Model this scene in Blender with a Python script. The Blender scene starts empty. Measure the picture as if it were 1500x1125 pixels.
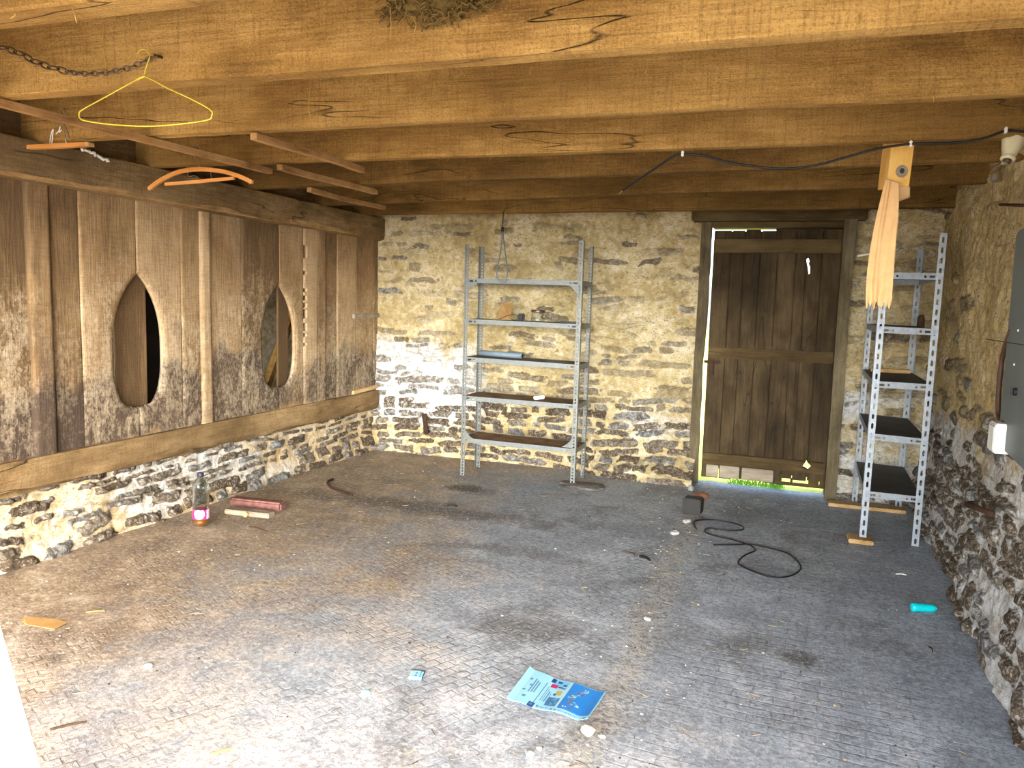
import bpy, bmesh, math, random
import numpy as np
from mathutils import Vector, Matrix
random.seed(7)
C = bpy.context.scene.collection
SC = bpy.context.scene
# ------------------------------------------------------------------ camera
FPX = 1150.06; CAMH = 1.5
RM = np.array([[0.9419392303538935, 0.3344667953522734, 0.029706045295449488],
               [-0.06314956195870668, 0.08956320962179684, 0.9939771447607161],
               [-0.3297917814996885, 0.9381419904732027, -0.1054845323554082]])
def ray(x, y): return RM.T @ np.array([(x-750)/FPX, -(y-562.5)/FPX, 1.0])
def P(x, y, ax, v):
    """point of the place seen at a photo pixel on the plane axis=v"""
    d = ray(x, y); o = np.array([0, 0, CAMH]); p = o + d*((v-o[ax])/d[ax]); return Vector(p)
def PP(x, y, n, c):
    d = ray(x, y); o = np.array([0, 0, CAMH]); n = np.array(n); return Vector(o + d*((c-n@o)/(n@d)))
cd = bpy.data.cameras.new('camera'); cam = bpy.data.objects.new('camera', cd); C.objects.link(cam)
cd.sensor_width = 36; cd.lens = FPX*36/1500; cd.clip_start = .02
cam.matrix_world = Matrix(((RM[0][0], RM[1][0], -RM[2][0], 0), (RM[0][1], RM[1][1], -RM[2][1], 0),
                           (RM[0][2], RM[1][2], -RM[2][2], CAMH), (0, 0, 0, 1)))
SC.camera = cam
# ------------------------------------------------------------------ noise
def lattice(seed): return np.random.RandomState(seed).rand(64, 64)
_lat = {}
def vn(u, v, seed=0):
    if seed not in _lat: _lat[seed] = lattice(seed)
    L = _lat[seed]
    iu = np.floor(u).astype(int); iv = np.floor(v).astype(int); fu = u-iu; fv = v-iv
    fu = fu*fu*(3-2*fu); fv = fv*fv*(3-2*fv); a = iu % 64; b = iv % 64; a1 = (iu+1) % 64; b1 = (iv+1) % 64
    return (L[a, b]*(1-fu)+L[a1, b]*fu)*(1-fv)+(L[a, b1]*(1-fu)+L[a1, b1]*fu)*fv
def fbm(u, v, seed=0, o=4):
    s = 0; a = .5; t = 0
    for k in range(o): s = s+a*vn(u*2**k+k*7.3, v*2**k+k*3.1, seed+k); t += a; a *= .5
    return s/t
def sst(a, b, x):
    t = np.clip((x-a)/(b-a), 0, 1); return t*t*(3-2*t)
# ------------------------------------------------------------------ objects
def tag(o, label=None, cat=None, group=None, kind=None):
    if label: o['label'] = label
    if cat: o['category'] = cat
    if group: o['group'] = group
    if kind: o['kind'] = kind
    return o
def thing(name, label, cat, loc=(0, 0, 0), rz=0, group=None):
    o = bpy.data.objects.new(name, None); C.objects.link(o); o.location = loc; o.rotation_euler = (0, 0, rz)
    o.empty_display_size = .1
    return tag(o, label, cat, group)
def link(name, me, m, parent=None, smooth=False):
    o = bpy.data.objects.new(name, me); C.objects.link(o)
    if m is not None:
        for mm in (m if isinstance(m, (list, tuple)) else [m]): me.materials.append(mm)
    if smooth: me.polygons.foreach_set('use_smooth', [True]*len(me.polygons))
    if parent: o.parent = parent
    return o
def obj(name, bm, m, parent=None, smooth=False, recalc=True):
    if recalc: bmesh.ops.recalc_face_normals(bm, faces=bm.faces)
    me = bpy.data.meshes.new(name); bm.to_mesh(me); bm.free()
    return link(name, me, m, parent, smooth)
def BM(): return bmesh.new()
def box(bm, lo, hi, M=None, bev=0, mi=0):
    vs = [bm.verts.new(Vector((x, y, z))) for x in (lo[0], hi[0]) for y in (lo[1], hi[1]) for z in (lo[2], hi[2])]
    fs = [bm.faces.new([vs[i] for i in f]) for f in ((0, 1, 3, 2), (4, 6, 7, 5), (0, 4, 5, 1), (2, 3, 7, 6), (0, 2, 6, 4), (1, 5, 7, 3))]
    for f in fs: f.material_index = mi
    if bev:
        es = list({e for f in fs for e in f.edges})
        r = bmesh.ops.bevel(bm, geom=es, offset=bev, segments=2, affect='EDGES')
        vs = list({v for f in r['faces'] for v in f.verts} | {v for v in vs if v.is_valid})
    if M is not None: bmesh.ops.transform(bm, matrix=M, verts=vs)
    return vs
def tube(bm, pts, r, n=8, closed=False):
    pts = [Vector(p) for p in pts]; N = len(pts); rings = []; up = None
    rs = r if isinstance(r, (list, tuple)) else [r]*N
    for i, p in enumerate(pts):
        if closed: t = (pts[(i+1) % N]-pts[i-1]).normalized()
        else: t = (pts[min(i+1, N-1)]-pts[max(i-1, 0)]).normalized()
        if up is None: up = t.orthogonal().normalized()
        up = (up-t*up.dot(t)); up = up.normalized() if up.length > 1e-6 else t.orthogonal().normalized()
        w = t.cross(up)
        rings.append([bm.verts.new(p+(up*math.cos(2*math.pi*k/n)+w*math.sin(2*math.pi*k/n))*rs[i]) for k in range(n)])
    for i in range(N if closed else N-1):
        a, b = rings[i], rings[(i+1) % N]
        for k in range(n): bm.faces.new((a[k], a[(k+1) % n], b[(k+1) % n], b[k]))
    if not closed: bm.faces.new(rings[0][::-1]); bm.faces.new(rings[-1])
def spline(pts, k=8, closed=False):
    pts = [Vector(p) for p in pts]; out = []; N = len(pts)
    g = (lambda i: pts[i % N]) if closed else (lambda i: pts[max(0, min(N-1, i))])
    for i in range(N if closed else N-1):
        a, b, c, d = g(i-1), g(i), g(i+1), g(i+2)
        for j in range(k):
            t = j/k; out.append(.5*((2*b)+(c-a)*t+(2*a-5*b+4*c-d)*t*t+(3*b-a-3*c+d)*t**3))
    if not closed: out.append(pts[-1])
    return out
def lathe(bm, prof, c=(0, 0, 0), n=24, M=None):
    rings = []; c = Vector(c); new = []
    for r, z in prof:
        rg = [bm.verts.new(c+Vector((r*math.cos(2*math.pi*k/n), r*math.sin(2*math.pi*k/n), z))) for k in range(n)]
        rings.append(rg); new += rg
    for a, b in zip(rings, rings[1:]):
        for k in range(n): bm.faces.new((a[k], a[(k+1) % n], b[(k+1) % n], b[k]))
    bm.faces.new(rings[0][::-1]); bm.faces.new(rings[-1])
    if M is not None: bmesh.ops.transform(bm, matrix=M, verts=new)
    return new
def grid_mesh(name, X, attrs, m, parent=None, keep=None, smooth=True, flip=False):
    """X: (nv,nu,3) array; attrs: name -> (nv,nu) float; keep: (nv-1,nu-1) bool"""
    nv, nu = X.shape[:2]; idx = np.arange(nv*nu).reshape(nv, nu)
    q = np.stack([idx[:-1, :-1], idx[:-1, 1:], idx[1:, 1:], idx[1:, :-1]], -1)
    if flip: q = q[..., ::-1]
    q = q[keep] if keep is not None else q.reshape(-1, 4)
    used = np.unique(q); remap = np.full(nv*nu, -1); remap[used] = np.arange(len(used)); q = remap[q]
    V = X.reshape(-1, 3)[used].astype(np.float32)
    me = bpy.data.meshes.new(name); me.vertices.add(len(V)); me.vertices.foreach_set('co', V.ravel())
    me.loops.add(q.size); me.loops.foreach_set('vertex_index', q.ravel().astype(np.int32))
    me.polygons.add(len(q)); me.polygons.foreach_set('loop_start', np.arange(0, q.size, 4, dtype=np.int32))
    me.polygons.foreach_set('loop_total', np.full(len(q), 4, dtype=np.int32)); me.update(calc_edges=True)
    for k, a in attrs.items():
        at = me.attributes.new(k, 'FLOAT', 'POINT'); at.data.foreach_set('value', a.reshape(-1)[used].astype(np.float32))
    o = link(name, me, m, parent, smooth); me.validate(); return o
# ------------------------------------------------------------------ materials
class NT:
    def __init__(s, name):
        s.m = bpy.data.materials.new(name); s.m.use_nodes = True; s.t = s.m.node_tree
        s.b = s.t.nodes['Principled BSDF']; s.out = s.t.nodes['Material Output']
    def n(s, ty, ins={}, **kw):
        nd = s.t.nodes.new('ShaderNode'+ty)
        for k, v in kw.items(): setattr(nd, k, v)
        for k, v in ins.items(): s.set(nd.inputs[k], v)
        return nd
    def set(s, sock, v):
        if isinstance(v, bpy.types.NodeSocket): s.t.links.new(v, sock)
        elif isinstance(v, (tuple, list)) and len(v) == 3 and sock.type == 'RGBA': sock.default_value = (*v, 1)
        else: sock.default_value = v
    def co(s, scale=(1, 1, 1), kind='Object', rot=(0, 0, 0)):
        tc = s.n('TexCoord'); return s.n('Mapping', {'Vector': tc.outputs[kind], 'Scale': scale, 'Rotation': rot}).outputs[0]
    def noise(s, vec, scale, det=4, rough=.55, dist=0):
        return s.n('TexNoise', {'Vector': vec, 'Scale': scale, 'Detail': det, 'Roughness': rough, 'Distortion': dist}).outputs[0]
    def ramp(s, f, stops):
        r = s.n('ValToRGB'); s.set(r.inputs[0], f); e = r.color_ramp.elements
        while len(e) < len(stops): e.new(.5)
        for i, (p, c) in enumerate(stops):
            e[i].position = p; e[i].color = (*c, 1) if isinstance(c, (tuple, list)) else (c, c, c, 1)
        return r.outputs[0]
    def mix(s, f, a, b, mode='MIX'):
        x = s.n('Mix', data_type='RGBA', blend_type=mode); s.set(x.inputs[0], f); s.set(x.inputs[6], a); s.set(x.inputs[7], b); return x.outputs[2]
    def math(s, op, a, b=0.0, clamp=False):
        x = s.n('Math', operation=op, use_clamp=clamp); s.set(x.inputs[0], a); s.set(x.inputs[1], b); return x.outputs[0]
    def attr(s, name): return s.n('Attribute', attribute_name=name).outputs['Fac']
    def bump(s, h, st=.5, d=.01, prev=None):
        x = s.n('Bump', {'Height': h, 'Strength': st, 'Distance': d})
        if prev is not None: s.set(x.inputs['Normal'], prev)
        return x.outputs[0]
    def fin(s, col=None, rough=.9, normal=None, spec=.25, metal=0, **kw):
        if col is not None: s.set(s.b.inputs['Base Color'], col)
        s.set(s.b.inputs['Roughness'], rough); s.set(s.b.inputs['Specular IOR Level'], spec); s.set(s.b.inputs['Metallic'], metal)
        if normal is not None: s.set(s.b.inputs['Normal'], normal)
        for k, v in kw.items(): s.set(s.b.inputs[k.replace('_', ' ')], v)
        return s.m
def lin(r, g, b):
    f = lambda c: (c/255/12.92 if c/255 <= .04045 else ((c/255+.055)/1.055)**2.4)
    return (f(r), f(g), f(b))
def plain(name, c, rough=.6, metal=0, spec=.4, var=.25, scale=18, **kw):
    t = NT(name); v = t.co(); n = t.noise(v, scale, 5)
    col = t.mix(t.ramp(n, [(.3, 0.), (.7, 1.)]), tuple(x*(1-var) for x in c), tuple(min(1, x*(1+var*.6)) for x in c))
    return t.fin(col, rough, t.bump(n, .15, .004), spec, metal, **kw)
def wood(name, dark, mid, light, axis=0, fibre=60, blotch=1.6, crackc=(.03, .02, .01), crack=.5, rough=.9, bump=.5, saw=0):
    """sawn timber: fibres run along the axis; blotches, checks and knots"""
    t = NT(name); sc = [1, 1, 1]; sc[axis] = .06; v = t.co(tuple(sc)); v2sc = [1, 1, 1]; v2sc[axis] = .45; v2 = t.co(tuple(v2sc))
    f = t.noise(v, fibre, 6, .65, .3); b = t.noise(v2, blotch*2, 6, .62, .4); b2 = t.noise(v2, blotch*9, 4, .6)
    k = t.math('ADD', t.math('MULTIPLY', b, .62), t.math('ADD', t.math('MULTIPLY', f, .25), t.math('MULTIPLY', b2, .2)))
    col = t.ramp(k, [(.38, dark), (.52, mid), (.68, light)])
    sc3 = [1, 1, 1]; sc3[axis] = .10; v3 = t.co(tuple(sc3)); cn = t.noise(v3, 5.5, 3, .5)
    cr = t.math('ABSOLUTE', t.math('SUBTRACT', cn, .47))
    crm = t.math('MULTIPLY', t.ramp(cr, [(.0, 1.), (.0045, 0.)]), t.ramp(t.noise(v2, 1.7, 3), [(.50, 0.), (.56, crack)]))
    col = t.mix(crm, col, crackc)
    h = t.math('SUBTRACT', t.math('ADD', t.math('MULTIPLY', f, .6), t.math('MULTIPLY', b2, .5)), crm)
    if saw:
        sa = [.35, .35, .35]; sa[axis] = 5; sn = t.noise(t.co(tuple(sa)), 16, 4, .7); spk = t.noise(t.co(), 120, 3, .75)
        col = t.mix(t.math('MULTIPLY', t.ramp(sn, [(.5, 0.), (.66, 1.)]), saw), col, dark); col = t.mix(t.ramp(spk, [(.36, saw*1.3), (.48, 0.)]), col, dark); col = t.mix(t.ramp(spk, [(.56, 0.), (.68, saw*1.2)]), col, light)
        col = t.mix(t.ramp(t.noise(v2, 1.1, 3), [(.50, 0.), (.66, .55)]), col, tuple(x*.55 for x in mid))
        h = t.math('ADD', h, t.math('ADD', t.math('MULTIPLY', sn, .25), t.math('MULTIPLY', spk, .4)))
    return t.fin(col, rough, t.bump(h, bump, .012), .2)
M = {}
# beams: ochre sawn oak
M['beam'] = wood('beam_wood', lin(106, 76, 36), lin(160, 120, 62), lin(212, 168, 98), 0, 70, 1.0, bump=1., crack=.8, saw=.35)
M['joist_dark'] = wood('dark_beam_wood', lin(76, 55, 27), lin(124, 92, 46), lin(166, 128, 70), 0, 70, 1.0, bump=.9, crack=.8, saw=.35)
M['timber_y'] = wood('timber_along_wall', lin(84, 64, 40), lin(138, 110, 72), lin(186, 156, 112), 1, 60, 1.6, bump=.9, crack=.9, saw=.3)
M['stick'] = wood('batten_wood', lin(120, 84, 48), lin(176, 132, 82), lin(206, 164, 110), 1, 80, 3, crack=.2)
M['hanger_wood'] = wood('hanger_wood', lin(150, 92, 40), lin(190, 126, 62), lin(206, 146, 82), 0, 60, 3, crack=0, rough=.5)
M['door'] = wood('door_wood', lin(40, 31, 20), lin(64, 51, 33), lin(92, 76, 52), 2, 60, 1.6, crack=.8, bump=.6)
M['door_rail'] = wood('door_rail_wood', lin(54, 42, 24), lin(80, 64, 38), lin(108, 90, 58), 0, 60, 1.6, crack=.6, bump=.6)
M['door_frame'] = wood('door_frame_wood', lin(60, 50, 36), lin(92, 80, 58), lin(126, 114, 88), 2, 60, 2, crack=.7)
M['new_wood'] = wood('pine_block', lin(196, 146, 72), lin(224, 174, 92), lin(238, 194, 116), 2, 40, 2, crack=.1)
M['pale_wood'] = wood('pale_offcut', lin(150, 116, 70), lin(190, 154, 104), lin(214, 182, 134), 1, 70, 3, crack=.3)
M['split'] = wood('split_oak', lin(120, 88, 50), lin(176, 138, 88), lin(212, 178, 126), 1, 70, 4, crack=.4)
M['grey_wood'] = wood('grey_offcut', lin(104, 92, 76), lin(146, 132, 112), lin(178, 164, 142), 0, 70, 3, crack=.5)
def masonry(name, och_d, och_l, st):
    t = NT(name); v = t.co(); mask = t.attr('mask'); rnd = t.attr('rnd'); wh = t.attr('white')
    n1 = t.noise(v, 3.0, 5, .6); n2 = t.noise(v, 22, 6, .65, .4); n3 = t.noise(v, 75, 4, .7)
    och = t.ramp(t.math('ADD', t.math('MULTIPLY', n1, .6), t.math('MULTIPLY', n2, .45)), [(.36, och_d), (.66, och_l)])
    whc = t.ramp(n2, [(.3, lin(172, 166, 156)), (.52, lin(206, 203, 196)), (.75, lin(224, 224, 222))])
    whm = t.ramp(t.math('ADD', wh, t.math('MULTIPLY', t.math('SUBTRACT', t.math('ADD', t.math('MULTIPLY', n2, .6), t.math('MULTIPLY', n1, .4)), .5), 1.5)), [(.25, 0.), (.85, 1.)])
    pl = t.mix(whm, och, whc)
    # scratches and pits in the render
    vs = t.co((1, 1, 2.2)); pit = t.noise(vs, 30, 6, .75, 1.2)
    pm = t.math('MULTIPLY', t.ramp(pit, [(.57, 0.), (.63, 1.)]), t.ramp(n1, [(.42, .45), (.6, 1.)]))
    pl = t.mix(t.math('MULTIPLY', pm, .75), pl, lin(92, 74, 44))
    vg = t.co((.45, .45, 1.5)); sm = t.noise(vg, 7.5, 6, .68, .8); smm = t.math('MULTIPLY', t.ramp(sm, [(.53, 0.), (.63, .62)]), t.ramp(t.noise(vg, 2.2, 3), [(.4, .35), (.6, 1.)]))
    pl = t.mix(smm, pl, lin(122, 108, 84))
    fl = t.ramp(t.noise(vs, 55, 5, .75, .8), [(.60, 0.), (.68, .5)]); pl = t.mix(fl, pl, lin(240, 230, 204))
    stc = t.ramp(rnd, [(0., st[0]), (.35, st[1]), (.7, st[2]), (1., st[3])])
    stc = t.mix(t.ramp(n2, [(.38, .75), (.58, 0.)]), stc, lin(56, 46, 36))
    stc = t.mix(t.math('MULTIPLY', t.ramp(n3, [(.54, 0.), (.66, 1.)]), .55), stc, lin(186, 172, 148))
    stc = t.mix(t.math('MULTIPLY', t.math('MULTIPLY', wh, .85), t.ramp(t.math('ADD', t.math('MULTIPLY', n2, .6), t.math('MULTIPLY', n3, .4)), [(.51, 0.), (.62, .9)])), stc, whc)
    mm = t.ramp(t.math('ADD', mask, t.math('MULTIPLY', t.math('SUBTRACT', t.math('ADD', t.math('MULTIPLY', n2, .65), t.math('MULTIPLY', n3, .35)), .5), 1.9)), [(.36, 0.), (.66, 1.)])
    vis = t.math('ADD', .18, t.math('MULTIPLY', t.math('FRACT', t.math('MULTIPLY', rnd, 7.31)), .72), True)
    mm = t.math('MULTIPLY', mm, t.math('MAXIMUM', vis, t.attr('full')))
    col = t.mix(mm, pl, stc)
    h = t.math('ADD', t.math('MULTIPLY', n2, .8), t.math('SUBTRACT', t.math('MULTIPLY', n3, .3), t.math('MULTIPLY', pm, .5)))
    return t.fin(col, .95, t.bump(h, .75, .02), .15)
STN = [lin(84, 70, 56), lin(108, 92, 72), lin(128, 116, 100), lin(122, 122, 120)]
M['stone_back'] = masonry('plastered_stone', lin(150, 128, 82), lin(216, 194, 144), STN)
M['stone_right'] = masonry('ochre_stone', lin(164, 141, 92), lin(218, 195, 142), STN)
M['stone_left'] = masonry('mortared_stone', lin(176, 150, 108), lin(226, 204, 164), STN)
def plank_mat():
    t = NT('old_planks'); v = t.co((1, 1, .07)); v2 = t.co((1, 1, .5)); vo = t.co()
    f = t.noise(v, 70, 6, .65, .2); b = t.noise(v2, 3.2, 6, .65, .5); sp = t.math('ADD', t.math('MULTIPLY', t.noise(t.co((1, 1, .7)), 52, 5, .75, .4), .55), t.math('MULTIPLY', t.noise(t.co((1, 1, .6)), 13, 5, .7, .5), .45))
    rnd = t.attr('rnd'); soot = t.attr('soot'); lime = t.attr('lime')
    k = t.math('ADD', t.math('ADD', t.math('MULTIPLY', b, .5), t.math('MULTIPLY', f, .28)), t.math('MULTIPLY', rnd, .30))
    col = t.ramp(k, [(.38, lin(98, 76, 50)), (.53, lin(146, 116, 80)), (.70, lin(190, 160, 122))])
    dk = t.ramp(t.math('ADD', soot, t.math('MULTIPLY', t.math('SUBTRACT', b, .5), 1.5)), [(.42, 0.), (.72, .88)])
    col = t.mix(dk, col, lin(70, 58, 50))
    lm = t.math('MULTIPLY', t.ramp(t.math('ADD', sp, t.math('MULTIPLY', lime, .15)), [(.57, 0.), (.74, 1.)]), t.ramp(lime, [(.1, 0.), (.8, .62)]))
    col = t.mix(lm, col, lin(206, 184, 150))
    wv = t.noise(t.co((1, .4, 4)), 26, 3); saw = t.math('MULTIPLY', t.ramp(wv, [(.5, 0.), (.62, 1.)]), .18)
    col = t.mix(saw, col, lin(80, 60, 40)); g = t.attr('groove'); col = t.mix(t.math('MULTIPLY', g, .75), col, lin(50, 36, 24))
    h = t.math('ADD', t.math('MULTIPLY', f, .7), t.math('ADD', t.math('MULTIPLY', sp, .4), t.math('MULTIPLY', wv, .2)))
    return t.fin(col, .92, t.bump(h, .6, .012), .2)
M['planks'] = plank_mat()
def floor_mat():
    t = NT('stamped_concrete'); vo = t.co(); geo = t.n('SeparateXYZ', {0: t.co()})
    x, y = geo.outputs[0], geo.outputs[1]
    n1 = t.noise(vo, .9, 6, .6, .5); n2 = t.noise(vo, 5, 6, .65, .4); n3 = t.noise(vo, 60, 5, .7); n4 = t.noise(vo, 230, 2, .6)
    base = t.ramp(t.math('ADD', t.math('MULTIPLY', n1, .5), t.math('MULTIPLY', n2, .5)), [(.32, lin(122, 130, 138)), (.5, lin(164, 173, 182)), (.66, lin(206, 213, 220))])
    # earth on the left half, with the warm light there painted in
    e = t.math('ADD', t.math('MULTIPLY', t.math('ADD', x, 1.45), -.55), t.math('MULTIPLY', t.math('SUBTRACT', n1, .5), 2.4))
    e = t.math('ADD', e, t.math('MULTIPLY', t.math('SUBTRACT', n2, .5), 1.0))
    em = t.ramp(e, [(-.0, 0.), (.75, .92)])
    earth_warm_light = t.ramp(n2, [(.3, lin(112, 90, 66)), (.52, lin(160, 136, 104)), (.72, lin(196, 172, 138))])
    # paler towards the doorway
    dm = t.ramp(t.math('ADD', t.math('MULTIPLY', t.math('SUBTRACT', 3.0, y), .55), t.math('MULTIPLY', t.math('SUBTRACT', n2, .5), 2.2)), [(.15, 0.), (.8, .45)])
    col = t.mix(em, base, earth_warm_light)
    col = t.mix(dm, col, lin(200, 192, 184))
    # dark damp and oil patches; the widest is a painted shadow band
    st = t.math('MULTIPLY', t.ramp(t.noise(vo, 1.5, 5, .6, .8), [(.54, 0.), (.68, .5)]), 1.0)
    col = t.mix(st, col, lin(84, 74, 66))
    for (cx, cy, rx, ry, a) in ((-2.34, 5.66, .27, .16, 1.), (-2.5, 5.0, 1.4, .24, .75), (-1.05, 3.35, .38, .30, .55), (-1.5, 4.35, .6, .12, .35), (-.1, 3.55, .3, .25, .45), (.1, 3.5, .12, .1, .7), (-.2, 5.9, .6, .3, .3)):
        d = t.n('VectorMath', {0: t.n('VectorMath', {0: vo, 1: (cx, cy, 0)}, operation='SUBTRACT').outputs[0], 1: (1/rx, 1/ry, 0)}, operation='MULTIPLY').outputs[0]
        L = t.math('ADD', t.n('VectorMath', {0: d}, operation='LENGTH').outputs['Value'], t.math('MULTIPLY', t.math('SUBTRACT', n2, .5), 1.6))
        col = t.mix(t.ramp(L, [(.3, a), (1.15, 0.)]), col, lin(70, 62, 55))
    n5 = t.noise(vo, 36, 6, .72, .6); col = t.mix(t.ramp(n5, [(.40, .42), (.52, 0.)]), col, lin(96, 88, 80)); col = t.mix(t.ramp(n5, [(.53, 0.), (.64, .40)]), col, lin(222, 218, 212))
    # stamped joints
    wob = t.n('VectorMath', {0: vo, 1: t.n('VectorMath', {0: t.n('TexNoise', {'Vector': vo, 'Scale': 2.5}).outputs[1], 'Scale': .045}, operation='SCALE').outputs[0]}, operation='ADD').outputs[0]
    def joints(rot, w, hgt):
        mp = t.n('Mapping', {'Vector': wob, 'Rotation': (0, 0, rot)}).outputs[0]
        return t.n('TexBrick', {'Vector': mp, 'Color1': (0, 0, 0), 'Color2': (0, 0, 0), 'Mortar': (1, 1, 1), 'Scale': 1.0, 'Mortar Size': .006, 'Mortar Smooth': .6, 'Brick Width': w, 'Row Height': hgt}).outputs[0]
    jl = joints(math.radians(-62), .075, .05); jr = joints(math.radians(4), .16, .06)
    side = t.ramp(t.math('ADD', x, .58), [(0., 0.), (.02, 1.)])
    jm = t.mix(side, jl, jr)
    wear = t.ramp(t.math('ADD', t.math('MULTIPLY', n1, .6), t.math('MULTIPLY', t.noise(vo, 2.1, 4), .5)), [(.47, .0), (.66, 1.)])
    jw = t.math('MULTIPLY', jm, wear)
    col = t.mix(t.math('MULTIPLY', jw, .34), col, lin(82, 76, 70))
    # pale rubble seam between the two slabs
    sx = t.math('ABSOLUTE', t.math('ADD', t.math('ADD', x, .56), t.math('MULTIPLY', t.math('SUBTRACT', t.noise(vo, 2.2, 4), .5), .22)))
    seam = t.math('MULTIPLY', t.ramp(sx, [(.0, 1.), (.12, 0.)]), t.ramp(n5, [(.42, .1), (.58, 1.)]))
    col = t.mix(t.math('MULTIPLY', seam, .8), col, lin(206, 196, 178))
    # grit
    gm = t.ramp(n3, [(.56, 0.), (.66, .65)]); col = t.mix(gm, col, lin(214, 206, 190))
    dm2 = t.ramp(t.noise(vo, 95, 4, .7), [(.57, 0.), (.66, .65)]); col = t.mix(dm2, col, lin(72, 62, 52))
    h = t.math('ADD', t.math('MULTIPLY', n3, .35), t.math('ADD', t.math('MULTIPLY', n4, .15), t.math('ADD', t.math('MULTIPLY', n2, .9), t.math('MULTIPLY', jw, -.24))))
    h = t.math('ADD', h, t.math('MULTIPLY', seam, .8))
    return t.fin(col, t.ramp(n2, [(.3, .55), (.7, .9)]), t.bump(h, .7, .012), .3)
M['floor'] = floor_mat()
def galv(name, c, rust=.3):
    t = NT(name); v = t.co(); n = t.noise(v, 9, 5, .6); n2 = t.noise(v, 40, 5, .7)
    col = t.mix(t.ramp(n2, [(.35, 0.), (.7, 1.)]), tuple(x*.72 for x in c), c)
    col = t.mix(t.ramp(t.math('ADD', t.math('MULTIPLY', n, .7), t.math('MULTIPLY', n2, .35)), [(.58, 0.), (.68, rust)]), col, lin(96, 64, 40))
    return t.fin(col, .45, t.bump(n2, .1, .002), .5, .25)
M['galv'] = galv('grey_painted_steel', lin(124, 127, 122)); M['galv2'] = galv('pale_slotted_steel', lin(168, 174, 180), .15)
M['shelfdirt'] = plain('dusty_shelf_steel', lin(128, 100, 72), .9, 0, .2, .5, 9); M['shelfdark'] = plain('dark_shelf_steel', lin(66, 64, 62), .6, .2, .4, .4, 7)
M['iron'] = plain('rusty_iron', lin(74, 50, 36), .8, .3, .3, .4, 40); M['chain'] = plain('worn_chain_steel', lin(120, 104, 84), .4, .8, .5, .4, 60)
M['black'] = plain('black_rubber', lin(26, 25, 27), .5, 0, .4); M['darkgrey'] = plain('dark_grey_block', lin(44, 40, 36), .7)
M['yellow'] = plain('yellow_coated_wire', lin(216, 188, 58), .4, 0, .5, .12); M['white'] = plain('white_plastic', lin(232, 230, 220), .4, 0, .5, .06)
M['cream'] = plain('cream_porcelain', lin(214, 204, 168), .35, 0, .5, .15); M['wire'] = plain('bare_wire', lin(170, 160, 140), .35, .9, .5)
M['cabinet'] = plain('grey_enamel', lin(104, 112, 112), .5, .1, .4, .14, 5); M['brown'] = plain('brown_plastic', lin(82, 56, 40), .6)
M['cloth'] = plain('peach_cloth', lin(222, 180, 126), .95, 0, .1, .10, 30); M['card'] = plain('brown_cardboard', lin(164, 128, 80), .9, 0, .1, .2)
M['tube'] = plain('blue_grey_tube', lin(118, 132, 142), .5, 0, .4, .12); M['teal'] = plain('turquoise_plastic', lin(0, 200, 205), .35, 0, .5, .06)
M['red'] = plain('faded_red_paint', lin(124, 86, 78), .9, 0, .1, .45, 30); M['pebble'] = plain('pale_pebble', lin(172, 168, 160), .9, 0, .2, .2, 60)
M['pebbled'] = plain('dark_pebble', lin(64, 58, 54), .9, 0, .2, .3, 60); M['brick'] = plain('brick_chip', lin(150, 104, 80), .9, 0, .2, .3, 40)
M['straw'] = plain('dry_straw', lin(196, 160, 88), .9, 0, .2, .35, 50); M['hay'] = plain('old_hay', lin(124, 100, 58), .95, 0, .1, .5, 40)
M['twig'] = plain('dark_twig', lin(76, 58, 42), .9, 0, .2, .3, 50); M['whitepaint'] = plain('white_paint', lin(244, 243, 238), .5, 0, .3, .03, 4)
M['void'] = plain('hole_shade', lin(34, 28, 22), .95, 0, .1, .3, 6); M['roof'] = wood('ceiling_boards', lin(60, 42, 22), lin(92, 66, 34), lin(120, 90, 50), 1, 50, 1.5)
M['render'] = plain('pale_render', lin(214, 200, 176), .95, 0, .1, .15, 4); M['gravel'] = plain('sunlit_yard', lin(196, 190, 178), .95, 0, .1, .2, 3)
M['grass'] = plain('meadow_grass', lin(200, 208, 92), .9, 0, .1, .25, 6); M['blade'] = plain('grass_blade', lin(90, 150, 50), .7, 0, .2, .2, 20)
def glass(name, c=(1, 1, 1), rough=.05, ior=1.45):
    t = NT(name); t.fin(c, rough, None, .5); t.b.inputs['Transmission Weight'].default_value = 1; t.b.inputs['IOR'].default_value = ior; return t.m
def thin(name, c, mixf, rough=.1):
    t = NT(name); g = t.n('BsdfGlossy', {'Color': (1, 1, 1), 'Roughness': rough}); tr = t.n('BsdfTransparent', {'Color': c})
    fr = t.n('LayerWeight', {'Blend': mixf}); mx = t.n('MixShader'); t.t.links.new(fr.outputs['Facing'], mx.inputs[0])
    t.t.links.new(tr.outputs[0], mx.inputs[1]); t.t.links.new(g.outputs[0], mx.inputs[2]); t.t.links.new(mx.outputs[0], t.out.inputs[0]); return t.m
M['pet'] = thin('clear_bottle_plastic', (.66, .70, .66), .45, .18); M['glass'] = thin('clear_jar_glass', (.9, .92, .93), .22, .06); M['bulbglass'] = thin('dusty_bulb_glass', (.78, .73, .66), .42, .10)
M['cider'] = plain('amber_liquid', lin(156, 92, 12), .15, 0, .5, .15)
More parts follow.
